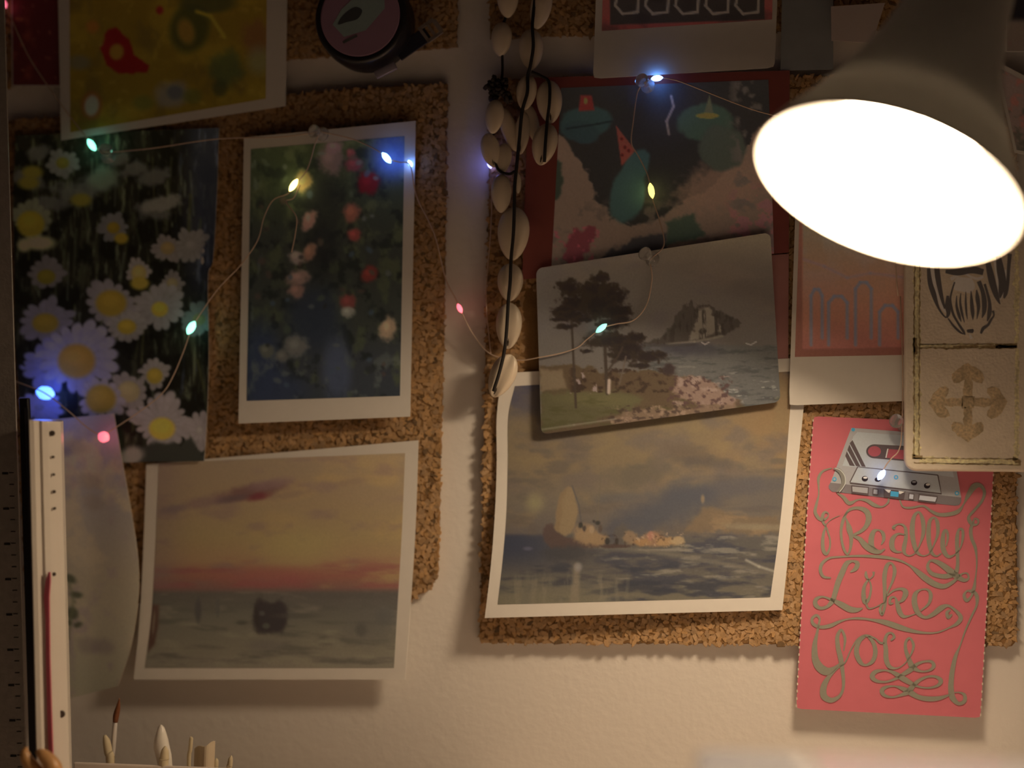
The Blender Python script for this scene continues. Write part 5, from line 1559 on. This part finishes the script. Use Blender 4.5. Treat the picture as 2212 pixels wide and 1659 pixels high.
bm_obj('pink_stripe', bm, PINK, o)
GMK = plain('grey_marks', (0.16, 0.13, 0.11), 0.6, var=0.1)
for (u, v, r) in [(114, 936, 6), (116, 987, 3), (117, 1025, 3), (118, 1062, 3.5), (119, 1098, 3), (118, 1240, 4), (134, 1542, 8)]:
    bm = bmesh.new(); lathe_bm(bm, P(u, v, wd + (0.0046 if u < 130 else 0.0026)), (0, -1, 0), [(0, r * .00023), (0.0009, r * .00023)], 12)
    bm_obj('scale_mark', bm, GMK, o)

# brown wooden two-lobed finial in front of the rulers
fd = 0.125
fz = P(85, 1659, fd)
o = empty('wooden_finial', Vector((fz.x, -fd, 0.0005)), 'brown turned wooden finial with two lobes at the bottom left corner', 'ornament')
WOOD = plain('brown_wood', (0.62, 0.34, 0.14), 0.35, spec=0.5, var=0.3, scale=120)
kf = mpp(fz)
for (pts, rads) in [([(58, 1614), (54, 1624), (58, 1640), (70, 1656), (84, 1672)], [3, 9, 13, 15, 15]), ([(80, 1622), (92, 1630), (106, 1644), (116, 1662), (118, 1690)], [5, 13, 17, 19, 20])]:
    c = catmull(np.array([(a_, b2, r) for (a_, b2), r in zip(pts, rads)], float), 4)
    bm = bmesh.new(); tube_bm(bm, PN(c[:, 0], c[:, 1], fd), [max(r, 2) * kf for r in c[:, 2]], 14)
    bm_obj('lobe', bm, WOOD, o, True)
bm = bmesh.new()
pt_ = P(98, 1680, fd)
lathe_bm(bm, Vector((pt_.x, pt_.y, 0.0008)), (0, 0, 1), [(0, 0.012), (0.004, 0.012), (0.008, 0.005), (pt_.z - 0.012, 0.005), (pt_.z, 0.006)], 20)
bm_obj('stem', bm, WOOD, o, True)


# ================================================================== DESK TIDY WITH BRUSH AND STICKS
td = 0.060
a = P(158, 1647, td); b_ = P(1015, 1652, td)
topz = a.z
tidy = empty('desk_tidy', Vector(((a.x + b_.x) / 2, -td + 0.02, 0.0005)), 'pale open desk tidy whose rim shows along the bottom edge', 'desk tidy')
TIDY = plain('pale_tidy', (0.86, 0.76, 0.68), 0.5, var=0.04)
cx, hx = (a.x + b_.x) / 2, (b_.x - a.x) / 2


def wallbox(x0, x1, y0, y1, z0, z1, name, mat, parent, bv=0.0008):
    bm = bmesh.new(); box_bm(bm, ((x0 + x1) / 2, (y0 + y1) / 2, (z0 + z1) / 2), (1, 0, 0), (0, 1, 0), (0, 0, 1), (x1 - x0) / 2, (y1 - y0) / 2, (z1 - z0) / 2)
    bevel(bm, bv, 2)
    return bm_obj(name, bm, mat, parent)


wallbox(a.x, b_.x, -td, -td + 0.002, 0.0008, topz, 'front_panel', TIDY, tidy)
wallbox(a.x, b_.x, -td + 0.040, -td + 0.042, 0.0008, topz * 0.45, 'back_panel', TIDY, tidy)
wallbox(a.x, a.x + 0.002, -td + 0.0021, -td + 0.0399, 0.0008, topz * 0.45, 'side_panel', TIDY, tidy)
wallbox(b_.x - 0.002, b_.x, -td + 0.0021, -td + 0.0399, 0.0008, topz * 0.45, 'side_panel', TIDY, tidy)
wallbox(a.x + 0.0021, b_.x - 0.0021, -td + 0.0021, -td + 0.0399, 0.0008, 0.0028, 'bottom', TIDY, tidy)

dI = 0.042
FLOORZ = 0.0034


def rod(pts_px, d, rads_px, name, mat, parent, sides=14, n=5):
    c = catmull(np.array([(x, y, r) for (x, y), r in zip(pts_px, rads_px)], float), n)
    X = PN(c[:, 0], c[:, 1], d)
    kk = mpp(P(pts_px[0][0], pts_px[0][1], d))
    bm = bmesh.new(); tube_bm(bm, X, [max(r, .4) * kk for r in c[:, 2]], sides)
    return bm_obj(name, bm, mat, parent, True)


def foot_px(u, d):
    v = 829.5 - 0
    p0 = P(u, 1659, d)
    # height per pixel on this plane
    s = (P(u, 1660, d).z - p0.z)
    return 1659 + (FLOORZ - p0.z) / s


fb = foot_px(225, dI)
br_ = empty('paint_brush', P(226, fb, dI), 'paint brush with brown tip and shiny silver ferrule in the desk tidy', 'brush')
rod([(258, 1508), (255, 1528), (251, 1545), (249, 1560)], dI, [.8, 5, 6.5, 5.5], 'bristles', plain('brown_bristle', (0.20, 0.07, 0.025), 0.6, var=0.3, scale=400), br_)
rod([(249, 1557), (246, 1595), (243, 1632)], dI, [5, 5.5, 5], 'ferrule', plain('bright_ferrule', (0.95, 0.93, 0.90), 0.42, metal=0.6, var=0.02), br_)
rod([(243, 1628), (240, 1680), (226, fb - 4)], dI, [5, 6, 4], 'handle', plain('brush_handle', (0.35, 0.25, 0.12), 0.35, var=0.15), br_)
CREAM = plain('cream_stick', (0.70, 0.60, 0.40), 0.55, var=0.06)


def stick(label, pts, rads, d, mat=CREAM, name='craft_stick', cat='stick', flat=False):
    fu = pts[-1][0]
    f = foot_px(fu, d)
    o = empty(name, P(fu, f, d), label, cat)
    rod(pts + [(fu, f - 2)], d, rads + [rads[-1]], 'shaft', mat, o, 12)
    return o


stick('round tipped cream stick leaning beside the paint brush', [(226, 1588), (230, 1602), (234, 1625), (238, 1645)], [3, 8, 9, 9], 0.048)
stick('thin pale stick between the bone folder and curved strip', [(414, 1592), (413, 1596), (411, 1620), (408, 1645)], [2, 4, 4.5, 4.5], 0.045)
stick('short pointed cream stick rightmost in the desk tidy', [(500, 1632), (498, 1640), (496, 1655), (495, 1665)], [1, 5, 6, 6], 0.050)
stick('short cream stick just right of the curved strip', [(468, 1638), (467, 1643), (466, 1655), (465, 1665)], [1, 5, 6, 6], 0.038)
# bone folder: flat pointed white blade
f = foot_px(362, 0.050)
o = empty('bone_folder', P(362, f, 0.050), 'white pointed bone folder standing in the desk tidy', 'bone folder')
outl = [(347, 1565), (340, 1576), (333, 1596), (332, 1612), (337, 1632), (342, 1655), (348, 1720), (352, f - 6), (374, f - 6), (374, 1720), (372, 1660), (369, 1625), (362, 1595), (355, 1572)]
rows = [(1565, 345, 349), (1572, 341, 355), (1584, 337, 359), (1598, 333, 363), (1614, 332, 366), (1632, 337, 370), (1655, 342, 372), (1720, 348, 374), (f - 6, 352, 374)]
vs, fs = [], []
NB = 10
for (v, x0_, x1_) in rows:
    for k in range(NB):
        a_ = 2 * math.pi * k / NB
        uu = (x0_ + x1_) / 2 + (x1_ - x0_) / 2 * math.cos(a_)
        vs.append(P(uu, v, 0.050) + Vector((0, -0.0038 * math.sin(a_) * (x1_ - x0_) / 30.0, 0)))
for i in range(len(rows) - 1):
    for k in range(NB):
        fs.append((i * NB + k, i * NB + (k + 1) % NB, (i + 1) * NB + (k + 1) % NB, (i + 1) * NB + k))
fs.append(tuple(range(NB))); fs.append(tuple(range((len(rows) - 1) * NB, len(rows) * NB))[::-1])
mesh_np('blade', vs, fs, plain('bone_white', (0.86, 0.82, 0.74), 0.3, var=0.03), o, True)
f = foot_px(356, 0.0535)
stick('small cream stick in front of the white bone folder', [(357, 1612), (356, 1622), (355, 1640), (354, 1652)], [2, 8, 10, 10], 0.0575)
# curved pale strip
f = foot_px(440, 0.044)
o = empty('plastic_strip', P(440, f, 0.044), 'curved pale plastic strip with raised right edge in the desk tidy', 'strip')
bm = bmesh.new()
prev = None
for k in range(11):
    t = k / 10
    u = 420 + 44 * t; v0 = 1617 - 14 * t - 3 * math.sin(t * 9)
    p_t = P(u, v0, 0.040 + 0.006 * math.sin(math.pi * t)); p_b = P(u - 6, f - 6, 0.040 + 0.006 * math.sin(math.pi * t))
    row = [bm.verts.new(p_t), bm.verts.new(p_b), bm.verts.new(p_b + Vector((0, .0008, 0))), bm.verts.new(p_t + Vector((0, .0008, 0)))]
    if prev:
        for i in range(4):
            bm.faces.new((prev[i], prev[(i + 1) % 4], row[(i + 1) % 4], row[i]))
    else:
        bm.faces.new(row)
    prev = row
bm.faces.new(prev)
bm_obj('strip', bm, plain('pale_strip', (0.62, 0.52, 0.38), 0.5, var=0.05), o)


# ================================================================== WHITE BOX, NEAR, BOTTOM RIGHT
nd = 0.36
a = P(1502, 1612, nd - 0.08)
hgt = a.z
x0 = a.x; x1 = x0 + 0.34
boxr = empty('storage_box', Vector(((x0 + x1) / 2, -nd + 0.05, 0.0006)), 'blurred white plastic box with rounded edges at the bottom right, nearest the camera', 'box')
WB = plain('white_box_plastic', (0.52, 0.53, 0.60), 0.14, spec=0.6, var=0.02)
bm = bmesh.new(); box_bm(bm, ((x0 + x1) / 2, -nd + 0.04, (hgt - 0.012) / 2 + 0.0003), (1, 0, 0), (0, 1, 0), (0, 0, 1), (x1 - x0) / 2 - 0.002, 0.038, (hgt - 0.0126) / 2); bevel(bm, 0.004, 3)
bm_obj('body', bm, WB, boxr, True)
bm = bmesh.new(); box_bm(bm, ((x0 + x1) / 2, -nd + 0.04, hgt - 0.006), (1, 0, 0), (0, 1, 0), (0, 0, 1), (x1 - x0) / 2, 0.04, 0.006); bevel(bm, 0.0035, 4)
bm_obj('lid', bm, WB, boxr, True)
